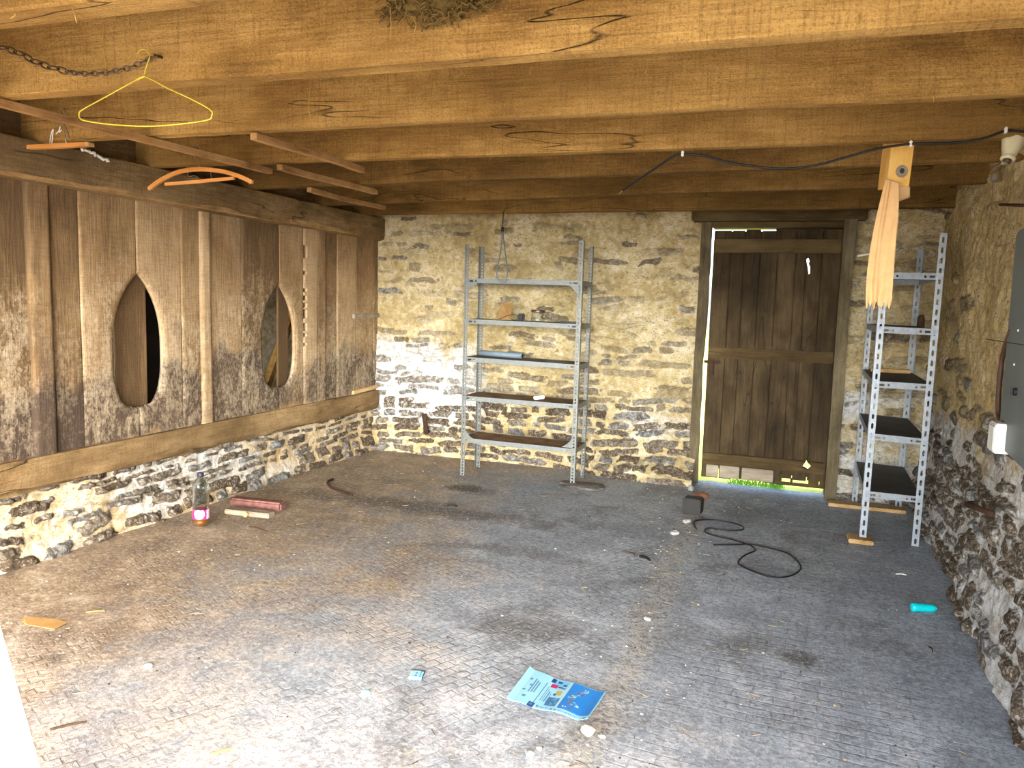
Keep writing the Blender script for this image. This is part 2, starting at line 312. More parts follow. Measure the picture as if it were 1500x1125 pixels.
# ------------------------------------------------------------------ masonry fields
def stones(U, V, seed, hr, lr, expose, warp=.018, amp=.02):
    """lay irregular courses over the (u,v) grid: returns height, mask, rnd"""
    rg = np.random.RandomState(seed); H = np.zeros_like(U); Mk = np.zeros_like(U); R = np.zeros_like(U)
    Uw = U+(fbm(U*9, V*9, seed+1, 3)-.5)*2*warp*1.4; Vw = V+(fbm(U*11, V*11, seed+5, 3)-.5)*2*warp+(fbm(U*1.3, V*1.3, seed+9, 2)-.5)*.10
    rough = (fbm(U*28, V*28, seed+15, 3)-.5)
    u0, u1, v0, v1 = U.min(), U.max(), V.min(), V.max(); du = U[0, 1]-U[0, 0]; dv = V[1, 0]-V[0, 0]
    v = v0-.05
    while v < v1+.05:
        h = rg.uniform(*hr); u = u0-rg.rand()*.3
        while u < u1+.1:
            l = rg.uniform(*lr)*(.6+.8*rg.rand()); cu = u+l/2; cv = v+h/2+rg.uniform(-.012, .012)
            p = expose(cu, cv)
            if rg.rand() < p:
                a = l/2-rg.uniform(.0, .010); b = h/2*rg.uniform(.86, 1.10); th = rg.normal(0, .05); pw = rg.uniform(3, 9); sk = rg.normal(0, .25)
                i0 = max(0, int((cu-l-.05-u0)/du)); i1 = min(U.shape[1], int((cu+l+.05-u0)/du)+1)
                j0 = max(0, int((cv-h-.12-v0)/dv)); j1 = min(U.shape[0], int((cv+h+.12-v0)/dv)+1)
                if i1 > i0 and j1 > j0:
                    s = np.s_[j0:j1, i0:i1]; x = Uw[s]-cu; y = Vw[s]-cv; X = x*math.cos(th)+y*math.sin(th); Y = -x*math.sin(th)+y*math.cos(th); X = X+sk*Y
                    d = (1-((np.abs(X)/a)**pw+(np.abs(Y)/b)**pw)**(1/pw))*min(a, b)+rough[s]*.020
                    m = sst(-.001, .007, d); hh = amp*rg.uniform(.5, 1.15)*sst(0, .022, d)*(1+.3*rough[s])+X*rg.normal(0, .03)*m+Y*rg.normal(0, .08)*m
                    r = rg.rand(); up = m > Mk[s]
                    H[s] = np.where(up, hh, H[s]); R[s] = np.where(up, r, R[s]); Mk[s] = np.maximum(Mk[s], m)
            u += l+rg.uniform(0, .03)
        v += h+rg.uniform(0, .012)
    return H, Mk, R
def st(o, kind='structure'): o['kind'] = kind; return o
# ---- back wall -----------------------------------------------------
def yb(x): return 6.80-.02*(x+3.8)
us = np.arange(-3.95, 1.14, .0085); vs = np.arange(-.04, 2.42, .0085); U, V = np.meshgrid(us, vs)
def ex_back(u, v):
    if u > .42: return .35 if v < 1.2 else .30
    if v < .5: return .95
    if v < .8: return .72 if u > -2.7 else .6
    if v < 1.2: return .52
    return .36 if u > -2.0 else .24
H, K, R = stones(U, V, 11, (.032, .078), (.10, .40), ex_back, amp=.018)
K *= np.where(V < .85, 1, .75+.25*fbm(U*3, V*3, 70, 2)); und = (fbm(U*2.2, V*2.2, 31, 4)-.5)*.06+(fbm(U*14, V*14, 36, 3)-.5)*.016
foot = .16*sst(.22, .05, V+(fbm(U*5, V*5, 44, 3)-.5)*.12)*sst(-1.75, -1.35, U)*(U < -.6)+.03*sst(.35, .1, V)
white = sst(-2.2, -3.0, U+(fbm(U*3, V*3, 51, 3)-.5)*1.0)*sst(1.25, .95, V+(fbm(U*3, V*3, 55, 3)-.5)*.5)*.9*sst(.16, .40, V)
white = np.maximum(white, sst(-1.55, -1.2, U)*sst(-.6, -.8, U)*sst(.25, .35, V)*sst(.75, .5, V)*fbm(U*4, V*4, 58, 3)*1.1)
white = np.maximum(white, (U > .40)*sst(.95, .8, V)*fbm(U*4, V*7, 61, 3)*1.25); white = np.maximum(white, .28)
Y = yb(U)-H-und-foot
keep = ~((U > -.70) & (U < .375) & (V < 2.30))[:-1, :-1]
st(grid_mesh('wall_back', np.stack([U, Y, V], -1), {'mask': K, 'rnd': R, 'white': white, 'full': sst(.95, .5, V)-.0}, M['stone_back'], keep=keep))
# ---- right wall ----------------------------------------------------
def xr(y): return .94+.025*(y-3.5)
us = np.arange(.4, 6.95, .0085); vs = np.arange(-.04, 2.55, .0085); U, V = np.meshgrid(us, vs)
lim = 1.0+.05*(U-4)
H, K, R = stones(U, V, 23, (.045, .105), (.10, .36), lambda u, v: .95 if v < .62 else (.6 if v < .95 else (.26 if v < 1.25 else .10)), amp=.032)
und = (fbm(U*2, V*2, 81, 4)-.5)*.08+(fbm(U*16, V*16, 86, 3)-.5)*.026
bulge = .09*sst(.45, .0, V)*fbm(U*2.5, V*3, 91, 3)+.03*sst(.9, .2, V)
white = sst(.98, .62, V+(fbm(U*3, V*3, 95, 3)-.5)*.5)*.95; white = np.maximum(white, .24)
st(grid_mesh('wall_right', np.stack([xr(U)-H-und-bulge+.02, U, V], -1), {'mask': K, 'rnd': R, 'white': white, 'full': sst(1.3, .8, V)}, M['stone_right']))
# ---- left stone plinth ---------------------------------------------
us = np.arange(.4, 6.95, .0065); vs = np.arange(-.04, .47, .0065); U, V = np.meshgrid(us, vs)
H, K, R = stones(U, V, 37, (.034, .078), (.11, .36), lambda u, v: .96, amp=.032, warp=.010)
und = (fbm(U*2, V*2, 101, 4)-.5)*.05+(fbm(U*18, V*18, 106, 3)-.5)*.016
white = np.full_like(U, .30)+.42*sst(.45, .65, fbm(U*1.5, V*4, 111, 3))*sst(6.2, 5.2, U)
st(grid_mesh('wall_left_plinth', np.stack([-3.85+H+und+.05*sst(.2, 0, V), U, V], -1), {'mask': K, 'rnd': R, 'white': white, 'full': np.ones_like(U)}, M['stone_left'], flip=True)).name = 'trim_1'
# ---- left plank wall -----------------------------------------------
us = np.arange(.4, 6.86, .0075); vs = np.arange(.5, 2.12, .0075); U, V = np.meshgrid(us, vs)
edges = [.4, .7, 1.05, 1.3, 1.65, 1.9, 2.3, 2.62, 3.085, 3.20, 3.41, 3.815, 4.19, 4.365, 4.45, 4.80, 5.235, 5.56, 5.75, 5.88, 6.08, 6.40, 6.73, 6.9]
rais = {9: .022, 14: .024, 18: .022, 19: .012, 21: .006}
ids = np.searchsorted(edges, U+(fbm(U*0+3, V*1.2, 140, 2)-.5)*.012)
rr = np.random.RandomState(3).rand(40); rr[9] = .25; rr[14] = .75; rr[18] = .9
Hh = np.zeros_like(U); gro = np.zeros_like(U)
for k, v in rais.items(): Hh = np.where(ids == k, v, Hh)
off = np.random.RandomState(5).normal(0, .004, 40); Hh += off[ids]
for e in edges:
    d = np.abs(U+(fbm(U*0+3, V*1.2, 140, 2)-.5)*.012-e); g = sst(.009, .002, d); Hh -= .010*g; gro = np.maximum(gro, g)
def oval(u, v, cy, hw, z0, z1):
    t = (v-z0)/(z1-z0); tl = np.abs(np.clip((t-.40)/.40, -1, 0)); th = np.clip((t-.40)/.60, 0, 1)
    w = np.where(t < .40, hw*np.clip(1-tl**2.5, 0, 1)**.4, hw*(1-th**2.8))
    w = np.where((t < 0) | (t > 1), -.1, w); return w-np.abs(u-cy)
s1 = oval(U, V, 3.825, .205, .745, 1.615); s2 = oval(U, V, 5.235, .215, .735, 1.585)
slit = np.full_like(U, -1.)
for (a, b) in ((1.80, 1.90), (1.66, 1.69), (1.52, 1.55), (1.45, 1.49), (1.39, 1.43), (1.30, 1.375), (1.20, 1.265), (1.15, 1.18), (1.08, 1.10)):
    slit = np.maximum(slit, np.minimum(.013-np.abs(U-5.575), np.minimum(V-a, b-V)))
s = np.maximum(np.maximum(s1, s2), slit)
cen = (s[:-1, :-1]+s[1:, :-1]+s[:-1, 1:]+s[1:, 1:])/4; kc = cen > 0
# pull the rim vertices onto the true outline
nk = np.zeros_like(s); nr = np.zeros_like(s)
for dj in (0, 1):
    for di in (0, 1):
        nk[dj:nk.shape[0]-1+dj, di:nk.shape[1]-1+di] += ~kc; nr[dj:nr.shape[0]-1+dj, di:nr.shape[1]-1+di] += kc
rim = (nk > 0) & (nr > 0) & (slit < -.02); U2, V2 = U.copy(), V.copy()
S_ = lambda u, v: np.maximum(oval(u, v, 3.825, .205, .745, 1.615), oval(u, v, 5.235, .215, .735, 1.585))
for _ in range(4):
    e_ = 1e-3; s0 = S_(U2, V2); gu = (S_(U2+e_, V2)-S_(U2-e_, V2))/(2*e_); gv = (S_(U2, V2+e_)-S_(U2, V2-e_))/(2*e_); gl = np.maximum(gu*gu+gv*gv, .5)
    st_ = np.clip(s0/gl, -.006, .006); U2 = np.where(rim, U2-st_*gu, U2); V2 = np.where(rim, V2-np.clip(st_*gv, -.006, .006), V2)
Hh += -.010*sst(-.03, -.0, np.maximum(s1, s2))
soot = .85*sst(1.15, .85, V+(fbm(U*4, V*1.5, 151, 3)-.5)*.5)*sst(.5, .66, V)+.30*sst(.45, .7, fbm(U*2.5, V*1.2, 155, 3)); soot = soot*np.where(ids == 14, .3, 1)+.1
soot = np.where(U > 5.0, soot*.8, soot)
lime = sst(1.95, 1.25, V+(fbm(U*3, V*3, 160, 3)-.5)*.5)*(.45+.75*fbm(U*3, V*2, 165, 3)); lime = np.where((ids == 9) | (ids == 10), lime*.6, lime)
wl = grid_mesh('wall_left', np.stack([-3.83+Hh, U2, V2], -1), {'rnd': rr[ids], 'soot': soot, 'lime': lime, 'groove': gro}, M['planks'], keep=~kc, flip=True); st(wl)
sm = wl.modifiers.new('thick', 'SOLIDIFY'); sm.thickness = .03; sm.offset = -1
bm = BM(); box(bm, (-3.90, .4, 2.10), (-3.84, 6.9, 2.52)); up = st(obj('wall_left_upper', bm, M['timber_y'])); up.name = 'trim_2'
# ---- floor, ceiling, front, yard ------------------------------------
us = np.arange(-5.2, 1.4, .02); vs = np.arange(-.2, 6.86, .02); U, V = np.meshgrid(us, vs)
Z = (fbm(U*1.6, V*1.6, 201, 4)-.5)*.014+.012*sst(.10, .0, np.abs(U+.56+(fbm(U*0+1, V*2.2, 205, 3)-.5)*.18))*fbm(U*8, V*8, 207, 3)
st(grid_mesh('floor', np.stack([U, V, Z], -1), {}, M['floor']))
bm = BM(); box(bm, (-5.2, .1, 2.52), (1.4, 7.3, 2.56)); st(obj('ceiling', bm, M['roof']))
bm = BM(); box(bm, (-4.3, .1, -.05), (-3.55, .4, 2.52)); box(bm, (.93, .1, -.05), (1.4, .4, 2.52)); box(bm, (-3.55, .1, 2.18), (.93, .4, 2.52)); st(obj('wall_front', bm, M['render']))
bm = BM(); box(bm, (-60, -60, -.30), (60, .0, -.03)); g = st(obj('ground_yard', bm, M['gravel'])); g.name = 'floor_yard'
bm = BM(); box(bm, (-40, 6.845, -.30), (40, 60, -.03)); g = st(obj('ground_meadow', bm, M['grass'])); g.name = 'floor_meadow'
# solid backing of the masonry, so no daylight leaks round the shells
bm = BM(); box(bm, (-4.3, 6.93, -.05), (-.755, 7.1, 2.52)); box(bm, (.375, 6.93, -.05), (1.4, 7.1, 2.52)); box(bm, (-.755, 6.80, 2.27), (.375, 7.1, 2.52)); st(obj('wall_back_core', bm, M['render'])).name = 'trim_3'
bm = BM(); box(bm, (1.14, .4, -.05), (1.4, 6.93, 2.52)); st(obj('wall_right_core', bm, M['render'])).name = 'trim_4'
bm = BM(); box(bm, (-4.0, .4, -.05), (-3.93, 6.93, .5)); st(obj('plinth_core', bm, M['render'])).name = 'trim_5'
# neighbouring stable behind the planks: whitewashed stone, dark sheet added to shade the hole
us = np.arange(5.25, 6.95, .012); vs = np.arange(-.03, 2.5, .012); U, V = np.meshgrid(us, vs)
H, K, R = stones(U, V, 61, (.07, .14), (.2, .5), lambda u, v: .12, amp=.02)
st(grid_mesh('stable_wall', np.stack([-4.62+H+(fbm(U*3, V*3, 210, 3)-.5)*.05, U, V], -1), {'mask': K, 'rnd': R, 'white': np.full_like(U, .42)}, M['stone_back'], flip=True)).name = 'wall_stable'
bm = BM(); box(bm, (-4.75, 4.3, -.03), (-4.70, 5.25, 2.5)); st(obj('shade_sheet', bm, M['void'])).name = 'trim_6'
bm = BM(); box(bm, (-4.75, 6.93, -.03), (-4.0, 7.05, 2.5)); st(obj('stable_end', bm, M['render'])).name = 'trim_7'
# ------------------------------------------------------------------ joists
def timber(name, a, b, hgt, thk, m, axis, seed, wane=.008, zoff=0, parent=None):
    """hewn beam from a to b (lower back arris), a loft of wobbly rounded sections; axis 0 runs along x, 1 along y"""
    bm = BM(); a = Vector(a); b = Vector(b); L = (b-a).length; n = max(8, int(L/.05)); rings = []
    rg = random.Random(seed)
    for i in range(n+1):
        t = i/n; p = a.lerp(b, t); s = t*L
        w = lambda k, f=1.: (float(fbm(np.array([[s*f+k*9.1]]), np.array([[seed*1.7+k]]), 300+seed, 3)[0, 0])-.5)
        d1, d2, d3 = w(1)*.05, w(2)*.04, w(3, 2)*.03; wn = wane*(1+2.4*w(4, 1.5)+1.5*w(5, 5)); wn = max(.004, wn)
        pr = [(-thk, hgt), (-thk-d2*.4, hgt*.5), (-thk-d2*.3+d3*.2, wn*1.3), (-thk+wn*.35, wn*.35), (-thk+wn*1.2, d1*.25), (-wn, d1*.25), (-wn*.3, wn*.3), (0, wn), (0, hgt)]
        ring = []
        for (u, v) in pr:
            ring.append(bm.verts.new(p+(Vector((0, u, v)) if axis == 0 else Vector((-u, 0, v)))))
        rings.append(ring)
    for r, q in zip(rings, rings[1:]):
        k = len(r)
        for j in range(k): bm.faces.new((r[j], r[(j+1) % k], q[(j+1) % k], q[j]))
    bm.faces.new(rings[0][::-1]); bm.faces.new(rings[-1]); return obj(name, bm, m, parent, True)
BG = 'ceiling joists across the barn'
def joist(ya, yb_, z, thk, h, m, seed, label):
    o = timber('ceiling_joist', (-3.86, ya, z), (1.16, yb_, z), h, thk, m, 0, seed); tag(o, label, 'beam', BG)
    md = o.modifiers.new('e', 'EDGE_SPLIT'); md.split_angle = math.radians(38); return o
joist(1.74, 1.76, 2.245, .11, .265, M['beam'], 1, 'pale joist closest to the viewer, only its underside showing at the top left corner')
joist(2.40, 2.455, 2.245, .085, .27, M['beam'], 2, 'bright ochre joist with the clump of old hay and the chain on its face')
joist(3.17, 3.20, 2.245, .07, .27, M['beam'], 3, 'cracked ochre joist directly behind the one with the hay clump')
joist(3.93, 3.97, 2.245, .07, .26, M['beam'], 4, 'brown joist with the black cable clipped along its lower edge')
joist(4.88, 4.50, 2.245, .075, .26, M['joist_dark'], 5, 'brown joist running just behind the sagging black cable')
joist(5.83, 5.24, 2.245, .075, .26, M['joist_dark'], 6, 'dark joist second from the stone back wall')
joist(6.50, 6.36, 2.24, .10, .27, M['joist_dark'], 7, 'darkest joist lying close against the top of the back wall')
pl = timber('wall_plate', (-3.86, .4, 2.045), (-3.86, 6.80, 2.035), .205, .13, M['timber_y'], 1, 8, .03)
pl.modifiers.new('e', 'EDGE_SPLIT').split_angle = math.radians(38); tag(pl, 'long weathered wall plate beam along the top of the plank wall', 'beam')
bm = BM(); rgs = []
for i in range(150):
    y = 2.55+3.75*i/149; k = float(fbm(np.array([[y*2.2]]), np.array([[3.]]), 610, 4)[0, 0]); h = max(.001, .034*(k*2-.55)); rgs.append([bm.verts.new((-3.722, y, 2.050)), bm.verts.new((-3.728, y, 2.050+h)), bm.verts.new((-3.75, y, 2.050+h)), bm.verts.new((-3.75, y, 2.046))])
for a, b in zip(rgs, rgs[1:]):
    for k in range(4): bm.faces.new((a[k], a[(k+1) % 4], b[(k+1) % 4], b[k]))
tag(obj('split_edge', bm, M['split'], pl), 'pale split lower edge')
sl = timber('sill_beam', (-3.88, .4, .395), (-3.88, 6.84, .40), .190, .115, M['timber_y'], 1, 9, .05)
sl.modifiers.new('e', 'EDGE_SPLIT').split_angle = math.radians(45); tag(sl, 'rough sill beam between the planks and the low stone base', 'beam')
# lintel over the door
bm = BM(); box(bm, (-.82, 6.62, 2.19), (.50, 6.93, 2.30), bev=.012); tag(obj('door_lintel', bm, M['door_rail']), 'dark timber lintel over the old plank door', 'beam')
# ------------------------------------------------------------------ door
door = thing('door_1', None, None, (0, 0, 0)); door['kind'] = 'structure'; yd = 6.76
def carve(o, bmc):
    """cut worn holes through a board, then drop the cutting shape"""
    mc = bpy.data.meshes.new('c'); bmesh.ops.recalc_face_normals(bmc, faces=bmc.faces); bmc.to_mesh(mc); bmc.free(); c = bpy.data.objects.new('c', mc); C.objects.link(c)
    md = o.modifiers.new('b', 'BOOLEAN'); md.object = c; md.operation = 'DIFFERENCE'; md.solver = 'EXACT'
    dg = bpy.context.evaluated_depsgraph_get(); me = bpy.data.meshes.new_from_object(o.evaluated_get(dg)); o.modifiers.remove(md); o.data = me; bpy.data.objects.remove(c)
def prism(pts, y0, y1):
    bm = BM(); A = [bm.verts.new((x, y0, z)) for x, z in pts]; B = [bm.verts.new((x, y1, z)) for x, z in pts]; n = len(pts)
    bm.faces.new(A); bm.faces.new(B[::-1])
    for k in range(n): bm.faces.new((A[k], B[k], B[(k+1) % n], A[(k+1) % n]))
    return bm
xs = [-.645, -.50, -.395, -.27, -.135, .005, .085, .20, .345]; rg = random.Random(4); planks = []
for a, b in zip(xs, xs[1:]):
    dy = rg.uniform(-.005, .005); zb = .062 if a < -.03 else .105; bm = BM()
    box(bm, (a+.003, yd+dy, zb+rg.uniform(-.006, .006)), (b-.003, yd+.026+dy, 2.132+rg.uniform(-.012, .004)), bev=.004); planks.append(obj('plank', bm, M['door'], door))
kn = [(.085, 1.90), (.098, 1.912), (.108, 1.89), (.104, 1.865), (.116, 1.84), (.118, 1.79), (.108, 1.78), (.100, 1.83), (.092, 1.86)]
carve(planks[6], prism(kn, yd-.1, yd+.1)); di = [(.155, .222), (.188, .275), (.232, .232), (.205, .196), (.19, .208)]
carve(planks[6], prism(di, yd-.1, yd+.1)); carve(planks[7], prism(di, yd-.1, yd+.1))
bm = BM(); box(bm, (-.645, yd+.036, .13), (.345, yd+.05, 2.12)); bb = obj('backing_board', bm, M['door'], door); carve(bb, prism(kn, yd-.1, yd+.1)); carve(bb, prism(di, yd-.1, yd+.1))
def rail(z0, z1, x0, x1):
    bm = BM(); box(bm, (x0, yd-.038, z0), (x1, yd-.006, z1), bev=.006); return obj('rail', bm, M['door_rail'], door)
rail(1.945, 2.055, -.640, .335); rail(1.075, 1.165, -.638, .335); carve(rail(.178, .272, -.635, .330), prism(di, yd-.1, yd+.1))
for (a, b, c) in ((-.60, -.50, .17), (-.49, -.33, .172), (-.31, -.06, .17)):
    bm = BM(); box(bm, (a, yd-.03, .07), (b, yd-.007, c), bev=.004); obj('patch_board', bm, M['grey_wood'], door)
bm = BM(); box(bm, (-.045, yd-.012, .055), (.338, yd+.012, .082), bev=.003); obj('foot_batten', bm, M['door_rail'], door)
for x in (-.03, .075, .215, .30):
    bm = BM(); box(bm, (x, yd-.008, .078), (x+(.02 if x < .2 else .08), yd+.012, .12), bev=.003); obj('foot_block', bm, M['door_rail'], door)
bm = BM(); box(bm, (-.16, yd+.055, 2.06), (.36, yd+.08, 2.2)); obj('stop', bm, M['door'], door)
bm = BM(); box(bm, (-.665, yd-.055, 1.03), (-.53, yd-.036, 1.055), bev=.004); la = obj('latch', bm, M['iron'], door)
bm = BM(); box(bm, (-.60, yd-.036, .93), (-.585, yd-.005, 1.05), bev=.003); obj('latch_keeper', bm, M['iron'], door)
# frame posts (worn, bowed)
fr = thing('door_2', None, None); fr['kind'] = 'structure'
def post(x0, x1, y0, y1, sd, nm='jamb'):
    bm = BM(); n = 24; rings = []
    for i in range(n+1):
        z = -.03+2.23*i/n; w = float(fbm(np.array([[z*1.2]]), np.array([[sd*1.3]]), 400, 3)[0, 0]-.5)*.03; w2 = float(fbm(np.array([[z*6]]), np.array([[sd*2.3]]), 410, 3)[0, 0]-.5)*.022
        rings.append([bm.verts.new((x0+w*.3, y0+w2, z)), bm.verts.new((x1+w+w2, y0+w2*.6, z)), bm.verts.new((x1+w+w2, y1, z)), bm.verts.new((x0, y1, z))])
    for a, b in zip(rings, rings[1:]):
        for k in range(4): bm.faces.new((a[k], a[(k+1) % 4], b[(k+1) % 4], b[k]))
    bm.faces.new(rings[0][::-1]); bm.faces.new(rings[-1]); return obj(nm, bm, M['door_frame'], fr)
post(-.745, -.668, 6.70, 6.775, 1); post(.338, .425, 6.62, 6.93, 2)
bm = BM(); box(bm, (-.66, 6.72, 2.145), (.34, 6.93, 2.20), bev=.006); obj('head', bm, M['door_rail'], fr); fr.name = 'trim_8'
# grass growing under the door
bm = BM(); rg = random.Random(12)
for i in range(240):
    x = rg.uniform(-.42, -.0) if rg.random() < .7 else rg.gauss(-.03, .03); y = rg.uniform(6.84, 6.97); h = rg.uniform(.02, .055)+(.10 if abs(x+.03) < .03 and rg.random() < .3 else 0)
    dx, dy = rg.uniform(-.05, .05), rg.uniform(-.07, .03); w = .0035
    a = bm.verts.new((x-w, y, -.01)); b = bm.verts.new((x+w, y, -.01)); c = bm.verts.new((x+dx*.5+w*.7, y+dy*.5, h*.7)); d = bm.verts.new((x+dx*.5-w*.7, y+dy*.5, h*.7)); e = bm.verts.new((x+dx, y+dy, h))
    bm.faces.new((a, b, c, d)); bm.faces.new((d, c, e))
gr = tag(obj('grass_tuft', bm, M['blade'], recalc=False), 'green grass blades poking in under the plank door', 'grass', kind='stuff')
# ------------------------------------------------------------------ timber bits on the left wall
inner = BM(); box(inner, (-3.905, 3.715, .0), (-3.885, 3.966, 1.72), bev=.004); tag(obj('loose_board', inner, M['planks']), 'upright grey board standing behind the left oval hole', 'board')
inner = BM(); box(inner, (-3.905, 5.34, .0), (-3.885, 5.475, 1.70), bev=.004); tag(obj('loose_board', inner, M['planks']), 'upright board standing behind the right oval hole', 'board')
p0, p1 = P(382, 585, 0, -4.25), P(409, 512, 0, -4.25); d = (p1-p0).normalized(); bm = BM()
tube(bm, [p0-d*((p0.z-.04)/d.z), p1+d*.7], .045, 4); tag(obj('diagonal_strut', bm, M['joist_dark']), 'reddish diagonal timber seen through the right oval hole', 'timber')
def ybatten(y0, y1, z0, z1, dz, lab, m):
    bm = BM(); box(bm, (-3.81, y0, z0), (-3.775, y1, z1), bev=.004)
    for v in bm.verts: v.co.z += dz*(v.co.y-y0)/(y1-y0)
    tag(obj('wall_cleat', bm, m), lab, 'batten')
ybatten(6.33, 6.80, 1.295, 1.335, .005, 'upper short wooden cleat at the end of the plank wall', M['grey_wood'])
ybatten(6.33, 6.78, .588, .622, .02, 'lower short wooden cleat lying on the sill beam by the corner', M['pale_wood'])
# ------------------------------------------------------------------ hanging rails under the joists
RG = 'wooden rails under the joists'
def railstick(x, y0, y1, z, w, lab, x1=None):
    bm = BM(); x1 = x if x1 is None else x1; n = 24; rings = []
    for i in range(n+1):
        t = i/n; y = y0+(y1-y0)*t; cx = x+(x1-x)*t+math.sin(t*5+x)*.006; cz = z+math.sin(t*4+x*3)*.004
        rings.append([bm.verts.new((cx+a*w/2, y, cz+b*w*.42)) for a, b in ((-1, -1), (1, -1), (1, 1), (-1, 1))])
    for a, b in zip(rings, rings[1:]):
        for k in range(4): bm.faces.new((a[k], a[(k+1) % 4], b[(k+1) % 4], b[k]))
    bm.faces.new(rings[0][::-1]); bm.faces.new(rings[-1]); tag(obj('hanging_rail', bm, M['stick']), lab, 'rail', RG)
railstick(-3.015, 1.5, 4.06, 2.226, .036, 'long thin rail that carries the coat hangers on the left')
railstick(-2.40, 3.12, 4.09, 2.226, .036, 'short rail to the right of the long hanger rail')
railstick(-2.81, 3.88, 4.97, 2.224, .038, 'short darker rail farther back, behind the long hanger rail')
railstick(-3.2, 4.75, 5.8, 2.222, .036, 'dim rail above the far end of the plank wall')
# ------------------------------------------------------------------ chain and hangers
bm = BM(); A, B_ = P(-40, 60, 1, 2.25), P(229, 82, 1, 2.305)
path = [A, P(20, 75, 1, 2.26), P(60, 94, 1, 2.27), P(110, 107, 1, 2.28), P(150, 107, 1, 2.285), P(190, 99, 1, 2.29), B_]
sp = spline(path, 24); acc = [0]
for a, b in zip(sp, sp[1:]): acc.append(acc[-1]+(b-a).length)
def at(s):
    for i in range(len(acc)-1):
        if acc[i+1] >= s: return sp[i].lerp(sp[i+1], (s-acc[i])/max(1e-9, acc[i+1]-acc[i])), (sp[i+1]-sp[i]).normalized()
    return sp[-1], (sp[-1]-sp[-2]).normalized()
s = .0; k = 0; ch = thing('chain', 'rusty chain sagging across the face of the hay joist', 'chain', B_); ch.location = B_
while s < acc[-1]-.01:
    big = s < .42; L = .052 if big else .030; W = .024 if big else .017; p, t = at(s+L/2); up = Vector((0, -.6, .8)) if k % 2 else Vector((0, .8, .6)); side = t.cross(up).normalized()
    pts = []
    for q in range(16):
        a = 2*math.pi*q/16; u = math.cos(a); v = math.sin(a); pts.append(p-B_+t*(L/2*u*abs(u)**-.25 if abs(u) > 1e-6 else 0)*.93+side*(W/2*v))
    bm2 = BM(); tube(bm2, pts, .0032 if big else .0028, 6, True); obj('link', bm2, M['chain'], ch, True); s += L*.80; k += 1
bm2 = BM(); tube(bm2, [(0, -.01, 0), (0.004, .06, 0.004)], .005, 6); obj('nail', bm2, M['iron'], ch)
hy = 2.28; h1 = thing('wire_hanger', 'bent yellow wire coat hanger hooked on the rusty chain', 'coat hanger', P(212, 92, 1, hy)); o1 = h1.location.copy()
q = lambda x, y, yy=hy: P(x, y, 1, yy)-o1
bm = BM(); tube(bm, spline([q(200, 85), q(203, 76), q(210, 72), q(217, 76), q(219, 84), q(215, 96), q(211, 111)], 6), .0022, 6); obj('hook', bm, M['yellow'], h1, True)
bm = BM(); tube(bm, spline([q(212, 112), q(200, 117), q(160, 139), q(122, 160), q(116, 166), q(117, 173), q(125, 177), q(160, 182), q(212, 185), q(260, 182), q(303, 176), q(310, 170), q(308, 161), q(280, 145), q(245, 129), q(225, 118), q(213, 112)], 5), .0024, 6); obj('wire_frame', bm, M['yellow'], h1, True)
bm = BM(); tube(bm, [q(199, 117), q(213, 111)], .005, 6); obj('twist', bm, M['yellow'], h1, True)
hy2 = 3.42; h2 = thing('wooden_hanger', 'curved orange wooden coat hanger with a trouser bar', 'coat hanger', P(295, 250, 1, hy2)); o2 = h2.location.copy(); q = lambda x, y, yy=hy2: P(x, y, 1, yy)-o2
def flatstrip(bm, cen, w, t):
    """strip of timber along cen (list of Vectors near an xz plane): w high, t thick along y"""
    rings = []
    for i, p in enumerate(cen):
        d = (cen[min(i+1, len(cen)-1)]-cen[max(i-1, 0)]).normalized(); nrm = Vector((-d.z, 0, d.x)); e = min(i, len(cen)-1-i); ww = w*(.85 if e == 0 else 1)
        rings.append([bm.verts.new(p+nrm*(ww/2*a)+Vector((0, t/2*b, 0))) for a, b in ((-1, -1), (1, -1), (1, 1), (-1, 1))])
    for a, b in zip(rings, rings[1:]):
        for k in range(4): bm.faces.new((a[k], a[(k+1) % 4], b[(k+1) % 4], b[k]))
    bm.faces.new(rings[0][::-1]); bm.faces.new(rings[-1])
bm = BM(); flatstrip(bm, spline([q(218, 277), q(236, 264), q(262, 252), q(292, 248), q(325, 251), q(350, 258), q(370, 267)], 6), .021, .014); obj('yoke', bm, M['hanger_wood'], h2)
bm = BM(); flatstrip(bm, [q(242, 270), q(290, 266), q(343, 261)], .018, .012); obj('trouser_bar', bm, M['hanger_wood'], h2)
bm = BM(); tube(bm, spline([q(295, 249), q(290, 240), q(285, 230), q(281, 220), q(284, 213), q(291, 214), q(293, 221)], 5), .0022, 6); obj('hook', bm, M['wire'], h2, True)
for w_ in ([q(272, 262), q(290, 261), q(284, 257), q(276, 258), q(274, 244)], [q(310, 264), q(309, 256), q(308, 249)]):
    bm = BM(); tube(bm, spline(w_, 5), .0018, 5); obj('bar_wire', bm, M['wire'], h2, True)
hy3 = 2.80; h3 = thing('trouser_hanger', 'flat brown clamp hanger with white wire hooks under the long rail', 'coat hanger', P(90, 213, 1, hy3)); o3 = h3.location.copy(); q = lambda x, y, yy=hy3: P(x, y, 1, yy)-o3
bm = BM(); flatstrip(bm, [q(43, 216), q(85, 214), q(127, 212)], .021, .03); obj('clamp_bar', bm, M['hanger_wood'], h3)
bm = BM(); flatstrip(bm, [q(127.5, 212), q(134, 212)], .021, .031); obj('bar_end', bm, M['stick'], h3)
